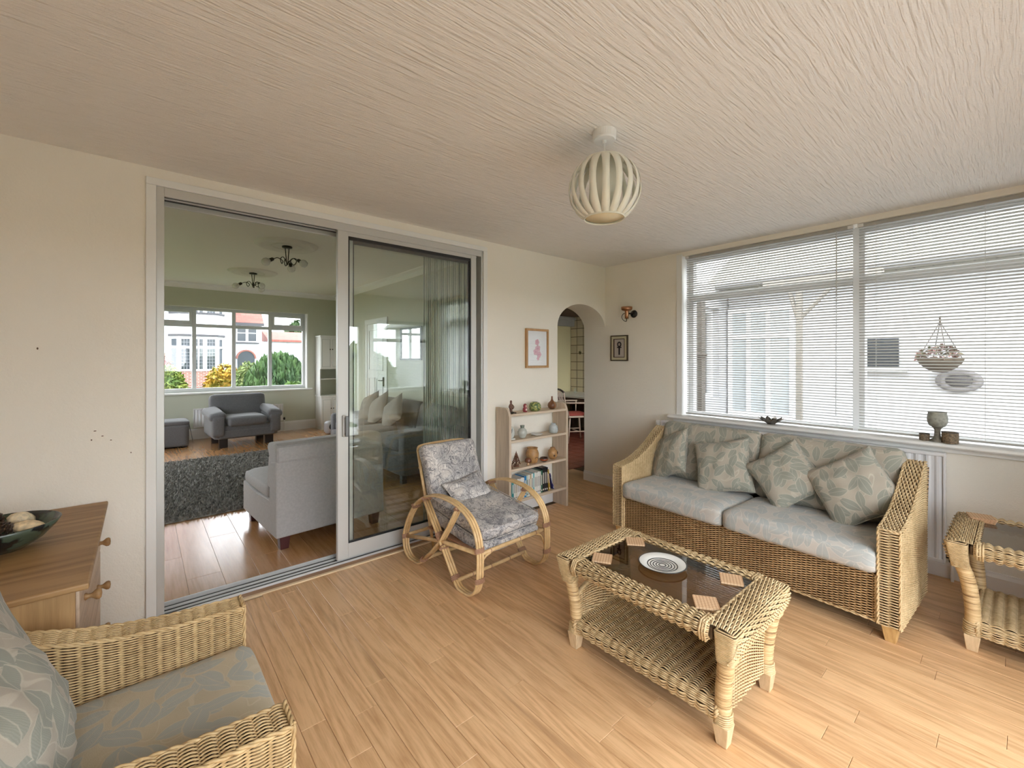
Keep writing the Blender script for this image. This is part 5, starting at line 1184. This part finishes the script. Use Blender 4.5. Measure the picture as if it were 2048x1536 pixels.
def pile():
    n = 46000; x = rng.uniform(-1.25, 1.25, n); y = rng.uniform(-1.40, 1.40, n); a = rng.uniform(0, 2*math.pi, n); h = rng.uniform(.018, .034, n); l = rng.uniform(.008, .028, n)
    px, py = np.cos(a)*.007, np.sin(a)*.007; tx, ty = np.cos(a+1.7)*l, np.sin(a+1.7)*l; z = np.full(n, .010)
    V = np.stack([np.stack([x-px, y-py, z], 1), np.stack([x+px, y+py, z], 1), np.stack([x+tx+px*.4, y+ty+py*.4, z+h], 1), np.stack([x+tx-px*.4, y+ty-py*.4, z+h], 1)], 1).reshape(-1, 3)
    me = bpy.data.meshes.new('pile'); F = np.arange(n*4, dtype=np.int32)
    me.vertices.add(n*4); me.vertices.foreach_set('co', V.astype(np.float32).ravel()); me.loops.add(n*4); me.loops.foreach_set('vertex_index', F); me.polygons.add(n); me.polygons.foreach_set('loop_start', F[::4].copy()); me.polygons.foreach_set('loop_total', np.full(n, 4, np.int32)); me.update(calc_edges=True); me.materials.append(rm)
    return me
link('pile', pile(), rug, kind='stuff')
# white dresser
dr = thing('dresser', 'white dresser with cupboards above and below in the far corner', 'dresser', (2.82, 9.33, 0), 0)
wp = plain('white_dresser_paint', (.76, .75, .72), .4)
MB().bx(0, .42, .0, .40, .0, .07).build('plinth', wp, dr)
MB().bx(0, .42, .0, .40, .07, .67).build('lower_cabinet', wp, dr, bevel=.003); MB().bx(-.012, .42, -.015, .40, .67, .70).build('worktop', wp, dr, bevel=.004)
MB().bx(0, .018, .10, .40, .70, 1.25).build('side_panel', wp, dr); MB().bx(0, .42, .385, .40, .70, 1.25).build('back_panel', M['wall_liv'], dr); MB().bx(.018, .42, .10, .385, 1.03, 1.05).build('shelf', wp, dr)
MB().bx(0, .42, .06, .40, 1.25, 1.92).build('upper_cabinet', wp, dr, bevel=.003); MB().bx(-.012, .42, .04, .40, 1.92, 1.95).build('cornice', wp, dr, bevel=.004)
for z0, z1, y in ((.09, .65, 0), (1.27, 1.90, .06)):
    for x0 in (.008, .216):
        dd = MB().bx(x0, x0+.198, y-.014, y-.001, z0, z1).build('door', wp, dr, bevel=.003)
        q = MB(); frame_box(q, .16, z1-z0-.06, .006, .004); q.build('panel_line', plain('line_grey', (.45, .45, .43), .5), dd, loc=(x0+.099, y-.015, (z0+z1)/2))
        MB().lathe([(0, 0), (.006, 0), (.005, .01), (.012, .016), (0, .024)], (x0+.18 if x0 < .1 else x0+.018, y-.014, z0+(z1-z0)*.62), 10, Matrix.Rotation(R(90), 3, 'X')).build('knob', M['bronze'], dd, smooth=True)
ap = thing('fan_heater', 'small pale grey rounded appliance with a dark front near the dresser', 'appliance', (2.80, 8.80, 0), R(20))
MB().rbox((0, 0, .125), (.16, .18, .25), .07, 0, 7).build('casing', plain('pale_grey_plastic', (.42, .42, .44), .4), ap, smooth=True); MB().lathe([(0, 0), (.06, 0), (.055, .012), (0, .015)], (0, -.088, .14), 20, Matrix.Rotation(R(90), 3, 'X')).build('grille', M['black'], ap, smooth=True)
# dark sofa along the right wall with cushions
ds = thing('dark_grey_sofa', 'dark grey sofa along the living room wall behind the glass', 'sofa', (2.72, 5.85, 0), 0)
g = M['grey_sofa']
MB().rbox((0, 0, .23), (.90, 2.5, .28), .04, 0, 7).build('base', g, ds, smooth=True)
for k in (-1, 0, 1): MB().rbox((-.06, k*.73, .42), (.74, .725, .15), .05, .02, 7).build('seat_cushion', g, ds, smooth=True)
for k in (-1, 0, 1): MB().rbox((0, 0, 0), (.24, .73, .46), .08, 0, 7, M=Matrix.Rotation(R(12), 3, 'Y')).build('back_cushion', g, ds, smooth=True, loc=(.31, k*.735, .62))
for s in (-1, 1): MB().rbox((0, s*1.19, .36), (.88, .17, .50), .06, 0, 7).build('arm', g, ds, smooth=True)
MB().bx(-.44, -.425, -1.12, 1.12, .12, .36).build('front_facing', g, ds)
for sx in (-.38, .38):
    for sy in (-1.15, 1.15): MB().bx(sx-.03, sx+.03, sy-.03, sy+.03, 0, .10).build('leg', M['legdark'], ds)
for i, (y, sp_, s, c, lb) in enumerate(((6.72, 20, .46, 'taupe', 'taupe cushion at the far end of the dark grey sofa'), (6.35, 30, .46, 'taupe', 'pale taupe cushion tipped up in the middle of the dark grey sofa'), (5.85, 35, .44, 'taupe', 'taupe cushion nearest the viewer on the dark grey sofa'))):
    cushion(lb, (2.74, y, .69), R(-90), 24, sp_, s, plain('taupe_cushion_cover', (.36-.05*(i == 0), .33-.05*(i == 0), .30-.05*(i == 0)), .9), seed=i+7, th=.16, group='cushions on the dark sofa')
# glass table
gt = thing('glass_table', 'low glass topped table in front of the dark grey sofa', 'table', (1.99, 5.55, 0), R(0))
MB().bx(-.24, .24, -.55, .55, .415, .427).build('glass_top', glass('clear_table_glass', (.82, .9, .87), 1.5, 1.4), gt, bevel=.002)
MB().bx(-.21, .21, -.5, .5, .15, .158).build('lower_shelf', glass('clear_shelf_glass', (.82, .9, .87), 1.5, 1.4), gt)
for sx in (-.20, .20):
    for sy in (-.49, .49): MB().bx(sx-.02, sx+.02, sy-.02, sy+.02, 0, .415).build('leg', M['alu'], gt)
mr = thing('wall_mirror', 'dark framed mirror on the living room wall above the sofa', 'mirror', (XLR-.015, 6.25, 1.70), R(-90))
frame_box(MB(), .70, .52, .03, .03).build('frame', M['legdark'], mr, bevel=.003); MB().box((0, .004, 0), (.65, .006, .47)).build('mirror_glass', plain('silvered_glass', (.85, .87, .87), .02, 1.0), mr)
# stacked vertical blind behind the fixed glass
vb = thing('vertical_blind', 'stack of drawn back pale green vertical louvres behind the glass door', 'blind', (2.13, 3.40, 0), 0)
vm = plain('pale_green_louvre', (.52, .56, .50), .75)
MB().bx(-1.9, .22, -.02, .02, 2.40, 2.435).build('headrail', M['alu'], vb)
lm = MB().bx(-.0008, .0008, -.044, .044, .03, 2.395); lme = bpy.data.meshes.new('louvre'); lme.from_pydata(lm.v, [], lm.f); lme.materials.append(vm)
for i in range(22): link('louvre', lme, vb, (-.24+.0215*i, 0, 0), (0, 0, R(-38 + 4*math.sin(i*2.1))))
# ------------------------------------------------------------------ kitchen
kt = thing('breakfast_table', 'white topped counter against the tiled kitchen wall', 'counter', (6.70, 5.45, 0), 0)
MB().bx(-.48, .48, -.95, .95, .72, .755).build('worktop', plain('white_laminate', (.76, .73, .66), .35), kt, bevel=.004); MB().bx(-.44, .46, -.92, .92, .63, .72).build('apron', plain('dark_brown_wood', (.10, .05, .03), .5), kt)
for sx in (-.40, .42):
    for sy in (-.88, .88): MB().bx(sx-.03, sx+.03, sy-.03, sy+.03, 0, .63).build('leg', plain('brown_leg', (.14, .07, .04), .5), kt)
MB().lathe([(0, 0), (.03, 0), (.03, .10), (.027, .10), (.026, .006), (0, .006)], (0, 0, 0), 16).build('drinking_glass', glass('tumbler', (.95, .97, .96), 1.5, 1.5)).location = (6.85, 6.0, .755)
tag(bpy.data.objects['drinking_glass'], 'clear drinking glass on the kitchen counter', 'glass')
kc = thing('kitchen_chair', 'pale wooden spindle armchair with a red seat seen through the arch', 'chair', (5.86, 5.15, 0), R(62))
pw2 = plain('pale_beech', (.62, .48, .36), .45)
MB().rbox((0, 0, .455), (.42, .40, .035), .015, .006, 6).build('seat', pw2, kc, smooth=True); MB().rbox((0, 0, .49), (.38, .36, .045), .02, .012, 7).build('seat_pad', plain('red_seat_pad', (.34, .06, .04), .8), kc, smooth=True)
for sx in (-1, 1):
    for sy in (-1, 1): MB().tube([(sx*.15, sy*.14, .45), (sx*.20, sy*.19, 0)], [.017, .013], 10).build('leg', pw2, kc, smooth=True)
    MB().tube([(sx*.178, -.168, .20), (sx*.178, .168, .20)], .010, 8).build('stretcher', pw2, kc, smooth=True)
    MB().tube([(sx*.19, .17, .46), (sx*.20, .25, .72), (sx*.19, .27, .90)], .013, 8).build('back_post', pw2, kc, smooth=True)
    MB().tube(smooth_path([(sx*.20, .24, .70), (sx*.24, .05, .70), (sx*.24, -.14, .695)], 4), .013, 8).build('armrest', pw2, kc, smooth=True); MB().tube([(sx*.21, -.10, .46), (sx*.24, -.12, .69)], .010, 8).build('arm_support', pw2, kc, smooth=True)
MB().tube([(-.178, 0, .2), (.178, 0, .2)], .010, 8).build('stretcher', pw2, kc, smooth=True)
MB().tube(smooth_path([(-.20, .265, .88), (-.1, .30, .92), (.1, .30, .92), (.20, .265, .88)], 4), .018, 8).build('top_rail', plain('dark_top_rail', (.08, .05, .04), .4), kc, smooth=True)
for x in (-.1, -.035, .035, .1): MB().tube([(x*.9, .17, .46), (x, .295, .90)], .007, 7).build('spindle', pw2, kc, smooth=True)
# ------------------------------------------------------------------ outside
grass = plain('lawn', (.045, .075, .02), .9, var=.3, vscale=6)
pave = plain('pale_bounce_paving', (.34, .33, .31), .85, var=.12, vscale=4)  # for unseen paving added to bounce daylight up to the ceiling
GZ0 = -.25
struct(MB().bx(-60, 60, -60, 90, GZ0-.2, GZ0).build('ground', grass), 'garden lawn around the house', 'ground')
struct(MB().bx(-4, 4.3, -4.5, YB-.2, GZ0, GZ0+.02).build('terrace_bounce_paving', pave), 'unseen pale paving added behind the sun room to bounce light', 'paving')
struct(MB().bx(4.3, 7.3, -8, 3.1, GZ0, GZ0+.02).build('courtyard_bounce_paving', pave), 'unseen pale paving added outside the wide window to bounce light', 'paving')
struct(MB().bx(-30, 40, 19, 24, GZ0, GZ0+.02).build('street', plain('grey_road', (.12, .12, .125), .9)), 'grey road in front of the house opposite', 'street')
# neighbouring white building across the courtyard
nb = thing('rendered_building', 'white rendered building across the courtyard with a tiled eave', 'building', (7.3, 0, 0), 0)
MB().bx(0, 4, -9, 3.1, GZ0, 2.62).build('wall', M['render'], nb)
MB().prism([(-.35, 2.58), (-.35, 2.66), (2.0, 4.1), (4.3, 2.66), (4.3, 2.58)], -9.2, 3.3, 'y').build('roof', brickmat('grey_green_roof_tiles', (.20, .20, .17), (.26, .26, .21), (.14, .14, .12), .17, .12, .01, 'YX'), nb)
MB().tube([(-.40, -9, 2.60), (-.40, 3.2, 2.60)], .055, 8).build('gutter', plain('grey_gutter', (.22, .22, .22), .5), nb)
MB().bx(-.02, .05, 1.0, 1.42, 1.36, 1.72).build('window', plain('dark_vent_glass', (.03, .035, .04), .2), nb); MB().bx(-.09, .0, .92, 1.50, 1.30, 1.335).build('window_sill', M['white'], nb)
fr = MB()
for y in (2.18, 2.5, 2.78, 3.06): fr.bx(-.05, .0, y-.03, y+.03, GZ0, 2.25)
fr.bx(-.047, .0, 2.15, 3.09, 2.19, 2.25); fr.bx(-.047, .0, 2.15, 3.09, .55, .63); fr.bx(-.047, 0, 2.15, 3.09, 1.78, 1.84); fr.build('door_frame', M['upvc'], nb)
MB().bx(-.02, -.008, 2.18, 3.06, .6, 2.2).build('door_glass', plain('pale_curtained_glass', (.42, .45, .46), .08), nb)
rd = thing('wall_plaque', 'round grey slatted plaque on the white courtyard wall', 'plaque', (7.27, .47, 1.20), 0)
MB().lathe([(0, 0), (.19, 0), (.20, .012), (.15, .02), (.12, .02), (.115, .008), (0, .008)], n=36, M=MY, sx=.68).build('ring', plain('grey_stone', (.16, .15, .15), .8), rd, smooth=True); MB().lathe([(0, .010), (.112, .010), (.11, .014), (0, .016)], n=30, M=MY, sx=.68).build('face', plain('dark_face', (.05, .045, .045), .7), rd, smooth=True)
hb = thing('hanging_basket', 'hanging basket of plants on chains in the courtyard', 'hanging basket', (6.95, .60, 1.30), 0)
MB().lathe([(0, 0), (.06, .005), (.13, .05), (.18, .11), (.20, .16), (.19, .16), (.0, .14)], n=28).build('basket', plain('brown_coir', (.05, .035, .02), .9), hb, smooth=True)
c = MB()
for q in range(4):
    a = q*math.pi/2+.4; c.tube([(.19*math.cos(a), .19*math.sin(a), .16), (0, 0, .58)], .004, 5)
c.build('chain', M['bronze'], hb); MB().tube([(0, 0, .56), (0, 0, .64), (.33, 0, .66)], .01, 6).build('bracket', M['bronze'], hb)
def leaves(n, rx, ry, rz_, size, seed=0, shell=.55, lumps=6, droop=0.0):
    r_ = np.random.default_rng(seed); d = r_.normal(size=(n, 3)); d /= np.linalg.norm(d, axis=1, keepdims=True); d[:, 2] = np.abs(d[:, 2])*r_.choice([1, 1, 1, -.45], n)
    rad = shell + (1-shell)*r_.random(n)**.5
    lv = r_.normal(size=(lumps, 3)); lv /= np.linalg.norm(lv, axis=1, keepdims=True)
    rad *= .82 + .22*np.max(d @ lv.T, axis=1)
    c = d*rad[:, None]*np.array([rx, ry, rz_]); a = r_.normal(size=(n, 3)); a /= np.linalg.norm(a, axis=1, keepdims=True)
    if droop: a = a*.35 + np.array([0, 0, -1.0])*droop; a /= np.linalg.norm(a, axis=1, keepdims=True)
    b_ = np.cross(a, r_.normal(size=(n, 3))); b_ /= np.linalg.norm(b_, axis=1, keepdims=True)+1e-9
    s = size*(.6+.8*r_.random(n))[:, None]
    V = np.stack([c - a*s, c + b_*s*.42, c + a*s, c - b_*s*.42], 1).reshape(-1, 3); return V
def leaf_obj(name, V, mat, parent):
    n = len(V)//4; F = np.arange(n*4, dtype=np.int32); me = bpy.data.meshes.new(name)
    me.vertices.add(n*4); me.vertices.foreach_set('co', V.astype(np.float32).ravel()); me.loops.add(n*4); me.loops.foreach_set('vertex_index', F); me.polygons.add(n); me.polygons.foreach_set('loop_start', F[::4].copy()); me.polygons.foreach_set('loop_total', np.full(n, 4, np.int32)); me.update(calc_edges=True); me.materials.append(mat)
    return link(name, me, parent, kind='stuff')
def foliage_mat(name, c1, c2, sc=3.0):
    m, nt, b = newmat(name); n = nd(nt, 'ShaderNodeTexNoise', None, {'Vector': objco(nt), 'Scale': sc, 'Detail': 5, 'Roughness': .7})
    put(nt, b, col=mix(nt, smooth01(nt, n.outputs[0], .38, .62), c1, c2), rough=.6, spec=.25); return m
leaf_obj('plants', leaves(260, .20, .20, .16, .03, 3) + np.array([0, 0, .16]), foliage_mat('basket_plants', (.06, .08, .03), (.22, .10, .10), 20), hb)
ps = thing('timber_post', 'slim timber porch post with a forked brace in the courtyard', 'post', (6.2, 1.78, GZ0), 0)
MB().bx(-.03, .03, -.03, .03, 0, 2.62).build('post', plain('weathered_timber', (.24, .22, .19), .8), ps)
for s, l in ((-1, .36), (1, .12)): MB().tube([(0, s*.02, 2.22), (0, s*l, 2.60)], .025, 6).build('brace', plain('weathered_timber_brace', (.24, .22, .19), .8), ps)
MB().bx(-.05, .05, -.8, .4, 2.60, 2.70).build('beam', plain('weathered_timber_beam', (.24, .22, .19), .8), ps)
dp = thing('dark_post', 'dark brown post with a wide cap near the window corner', 'post', (5.4, 2.66, GZ0), 0)
MB().bx(-.05, .05, -.06, .06, 0, 2.5).build('shaft', plain('brown_post', (.10, .085, .07), .8), dp); MB().lathe([(0, 0), (.07, 0), (.10, .04), (.05, .07), (0, .07)], (0, 0, 1.72), 12).build('cap', plain('brown_cap', (.08, .06, .05), .8), dp)
def bush(name, label, loc, rx, ry, rz_, n, size, c1, c2, seed, group='shrubs in the front garden', droop=0, sc=3.0, cat='shrub', lumps=7):
    root = thing(name, label, cat, loc, 0, group)
    leaf_obj('foliage', leaves(n, rx, ry, rz_, size, seed, .6, lumps, droop) + np.array([0, 0, rz_*.45]), foliage_mat(name + '_foliage', c1, c2, sc), root)
    mb = MB()
    for q in range(4):
        a = q*1.6+seed; mb.tube([(0, 0, 0), (rx*.25*math.cos(a), ry*.25*math.sin(a), rz_*.4), (rx*.5*math.cos(a), ry*.5*math.sin(a), rz_*.9)], [.035, .025, .01], 6)
    mb.build('stems', plain('bark', (.07, .05, .035), .9), root)
    o = MB().lathe([(0, -.42), (.55, -.35), (.70, 0), (.55, .5), (0, .72)], n=14); o.v = [(p[0]*rx, p[1]*ry, p[2]*rz_+rz_*.45) for p in o.v]
    o.build('inner_mass', foliage_mat(name + '_inner', tuple(x*.8 for x in c1), c1, sc), root, smooth=True)
def at(px, t, z=GZ0):
    u = (px-1024)/FPX; s, c = math.sin(R(YAW)), math.cos(R(YAW)); return ((s + u*c)*t, (c - u*s)*t, z)
bush('weeping_conifer', 'big rounded weeping green conifer outside the living room window', at(556, 13.2), .92, .9, 1.28, 6500, .10, (.02, .05, .018), (.06, .115, .035), 21, droop=1.2, sc=2.5, lumps=14)
bush('azalea', 'orange and yellow flowering shrub in front of the house opposite', at(452, 14.5), .68, .6, 1.06, 2600, .075, (.36, .20, .02), (.16, .15, .02), 22, sc=2.2)
bush('garden_shrub', 'yellow green shrub at the left edge of the living room window', at(332, 12.5), .55, .6, 1.02, 2400, .07, (.17, .20, .03), (.06, .11, .02), 23)
bush('garden_shrub', 'red tipped shrub behind the yellow green one', at(324, 14.5), .42, .5, 1.32, 1500, .07, (.14, .12, .04), (.30, .07, .07), 24)
bush('garden_shrub', 'pale variegated shrub beside the conifer', at(497, 14.2), .50, .5, 1.10, 2200, .065, (.18, .21, .07), (.07, .12, .03), 25)
bush('garden_shrub', 'fresh green leafy shrub low at the right of the window', at(590, 11.0), .55, .5, .80, 2400, .07, (.12, .19, .03), (.05, .11, .02), 26)
bush('garden_shrub', 'blue grey low shrub in the front garden', at(385, 12.5), .50, .5, .36, 1500, .055, (.10, .12, .13), (.07, .10, .05), 27)
bush('garden_shrub', 'soft green low shrub left of the garden wall', at(416, 13.0), .5, .45, .42, 1500, .06, (.06, .11, .05), (.13, .17, .08), 28)
bush('tree', 'dark leafy tree top at the right of the street view', at(597, 36), 1.3, 1.3, 3.4, 3000, .22, (.02, .045, .02), (.05, .09, .03), 29, cat='tree', group=None)
bush('garden_shrub', 'green hedge shrub in the back garden, door side', (2.4, -6.5, GZ0), 1.3, .9, 1.25, 1800, .16, (.05, .10, .02), (.14, .17, .03), 30, group='back garden shrubs')
bush('garden_shrub', 'yellow green shrub in the back garden, window side', (5.5, -8.5, GZ0), 1.6, 1.0, 1.5, 1800, .16, (.12, .14, .03), (.05, .09, .02), 31, group='back garden shrubs')
# low brick garden wall
gw_ = thing('garden_wall', 'low red brick garden wall behind the shrubs', 'garden wall', at(462, 15.2), R(-8))
bm_ = plain('red_brick', (.22, .075, .05), .85, var=.2, vscale=12, rand=.25)
MB().bx(-1.45, 1.45, -.045, .045, 0, .80).build('mortar', plain('pale_mortar', (.26, .23, .20), .9), gw_)
bmb = MB().bx(-.105, .105, -.055, .055, -.0325, .0325); bme = bpy.data.meshes.new('brick'); bme.from_pydata(bmb.v, [], bmb.f); bme.materials.append(bm_)
for r_ in range(10):
    for q in range(13):
        link('brick', bme, gw_, (-1.34 + .2225*q + (.11 if r_ % 2 else 0), 0, .05+.076*r_))
# house opposite
H0 = at(395, 22.0); HY = H0[1]
hs = thing('house_opposite', 'white house opposite with a bay window and red tiled side roof', 'house', (H0[0], HY, GZ0), 0)
wr = plain('white_house_render', (.62, .64, .68), .85)
leadm = plain('dark_leaded_glass', (.035, .045, .055), .15)
bandm = plain('dark_band', (.05, .05, .055), .7); whm = plain('white_joinery', (.62, .63, .65), .5)
MB().bx(-4.0, 1.62, 0, 6, 0, 6.2).build('wall', wr, hs)
MB().prism([(-4.2, 6.1), (1.8, 6.1), (-1.2, 8.6)], -.4, 6.4, 'y').build('roof', brickmat('red_clay_roof', (.28, .09, .07), (.20, .06, .05), (.12, .05, .04), .25, .16, .012, 'XZ'), hs)
def bay(z0, z1, zw0, zw1, roof, nm):
    poly = [(-1.12, 0), (-.78, -.5), (.78, -.5), (1.12, 0)]
    b_ = MB().prism(poly, z0, zw0, 'z').build(nm, brickmat('bay_brick', (.24, .08, .055), (.18, .055, .04), (.30, .27, .24), .22, .075, .012, 'XZ') if z0 < 1 else wr, hs)
    MB().prism(poly, zw1, z1, 'z').build('bay_head', whm, b_); MB().prism([(p[0]*1.05, p[1]*1.1-.02) for p in poly], z1, z1+.10, 'z').build('bay_cornice', bandm, b_)
    MB().prism([(p[0]*.96, p[1]*.93) for p in poly], zw0, zw1, 'z').build('bay_glass', leadm, b_); MB().prism([(p[0]*1.03, p[1]*1.06) for p in poly], zw0-.10, zw0, 'z').build('bay_sill', whm if z0 < 1 else bandm, b_)
    tr = zw0 + (zw1-zw0)*.72
    pts = [(-1.12, 0), (-.78, -.5), (-.26, -.5), (.26, -.5), (.78, -.5), (1.12, 0)]
    for x, y in pts + [(0, -.5)]:
        wd_ = .17 if (x, y) in pts else .07
        MB().box((x, y, (zw0+zw1)/2), (wd_, .10, zw1-zw0)).build('bay_mullion', whm, b_)
    MB().box((0, -.5, tr), (1.56, .09, .10)).build('bay_transom', whm, b_)
    for s in (-1, 1):
        MB().box((s*.95, -.25, tr), (.60, .09, .10), (0, 0, s*R(55.8))).build('bay_transom', whm, b_)
    ld = MB()
    for k in range(1, 9): ld.box((0, -.472, zw0 + (zw1-zw0)*k/9), (1.5, .01, .018))
    for k in range(-6, 7): ld.box((k*.115, -.472, (zw0+zw1)/2), (.015, .01, zw1-zw0))
    ld.build('lead_bars', plain('lead', (.22, .23, .25), .6), b_)
bay(.0, 2.85, 1.22, 2.72, 0, 'ground_bay'); bay(2.95, 5.6, 4.05, 5.4, 0, 'upper_bay')
MB().bx(1.62, 3.15, 1.5, 6, 0, 3.75).build('side_wing', wr, hs)
MB().prism([(1.15, 3.66), (1.15, 3.78), (4.0, 6.4), (6.6, 3.78)], 1.6, 3.2, 'x').build('wing_roof', brickmat('red_wing_tiles', (.30, .10, .075), (.22, .07, .055), (.14, .06, .05), .25, .16, .012, 'XY'), hs)
MB().bx(1.6, 3.2, 1.10, 1.22, 3.60, 3.76).build('wing_gutter', bandm, hs)
for x in (2.13, 2.66):
    wn = MB().bx(x-.22, x+.22, 1.44, 1.49, 2.72, 3.46).build('window', leadm, hs)
    q = MB(); frame_box(q, .50, .80, .05, .06); q.build('window_frame', whm, wn, loc=(x, 1.45, 3.09)); MB().bx(x-.22, x+.22, 1.43, 1.45, 3.18, 3.22).build('glazing_bar', whm, wn)
MB().bx(1.8, 3.0, 1.36, 1.5, 2.60, 2.66).build('window_sill', bandm, hs)
dm = MB().prism([(-.42, 0)] + [(.42*math.cos(a), 1.55+.42*math.sin(a)) for a in [math.pi*k/12 for k in range(13)]][::-1] + [(.42, 0)], 1.44, 1.49, 'y'); dm.build('arched_door', leadm, hs, loc=(2.36, 0, .2))
am = MB(); am.tube([(.46*math.cos(math.pi*k/14), 1.44, 1.75+.46*math.sin(math.pi*k/14)) for k in range(15)], .055, 6); am.build('door_arch', plain('brick_arch', (.22, .09, .07), .8), hs, loc=(2.36, 0, 0))
MB().bx(4.1, 8, 4.5, 8, 0, 2.9).build('garage_wing', wr, hs)
MB().prism([(4.2, 2.85), (4.2, 2.98), (6, 3.6), (8.2, 2.98)], 4.0, 8.2, 'x').build('garage_roof', brickmat('red_garage_tiles', (.30, .10, .075), (.22, .07, .055), (.14, .06, .05), .25, .16, .012, 'XY'), hs)

# small scuffs and a nail hole in the plaster of the left wall
for i, (px, py, a, b_) in enumerate(((75, 697, .0035, .006), (190, 862, .006, .0025), (205, 872, .005, .0025), (183, 880, .003, .004), (222, 880, .004, .0025), (262, 905, .0022, .004))):
    u = (px-1024)/FPX; s_, c_ = math.sin(R(YAW)), math.cos(R(YAW)); t = YL/(c_-u*s_); x, z = (s_+u*c_)*t, EYE-(py-HORIZON)*t/FPX
    MB().lathe([(0, -.0004), (a*.9, -.0004), (a, .0), (a*.6, .0006), (0, .0007)], (x, YL-.0005, z), 9, Matrix.Rotation(R(90), 3, 'X'), sy=b_/a).build('scuff_mark', plain('scuff', (.16, .10, .06), .8), bpy.data.objects['wall_left'])
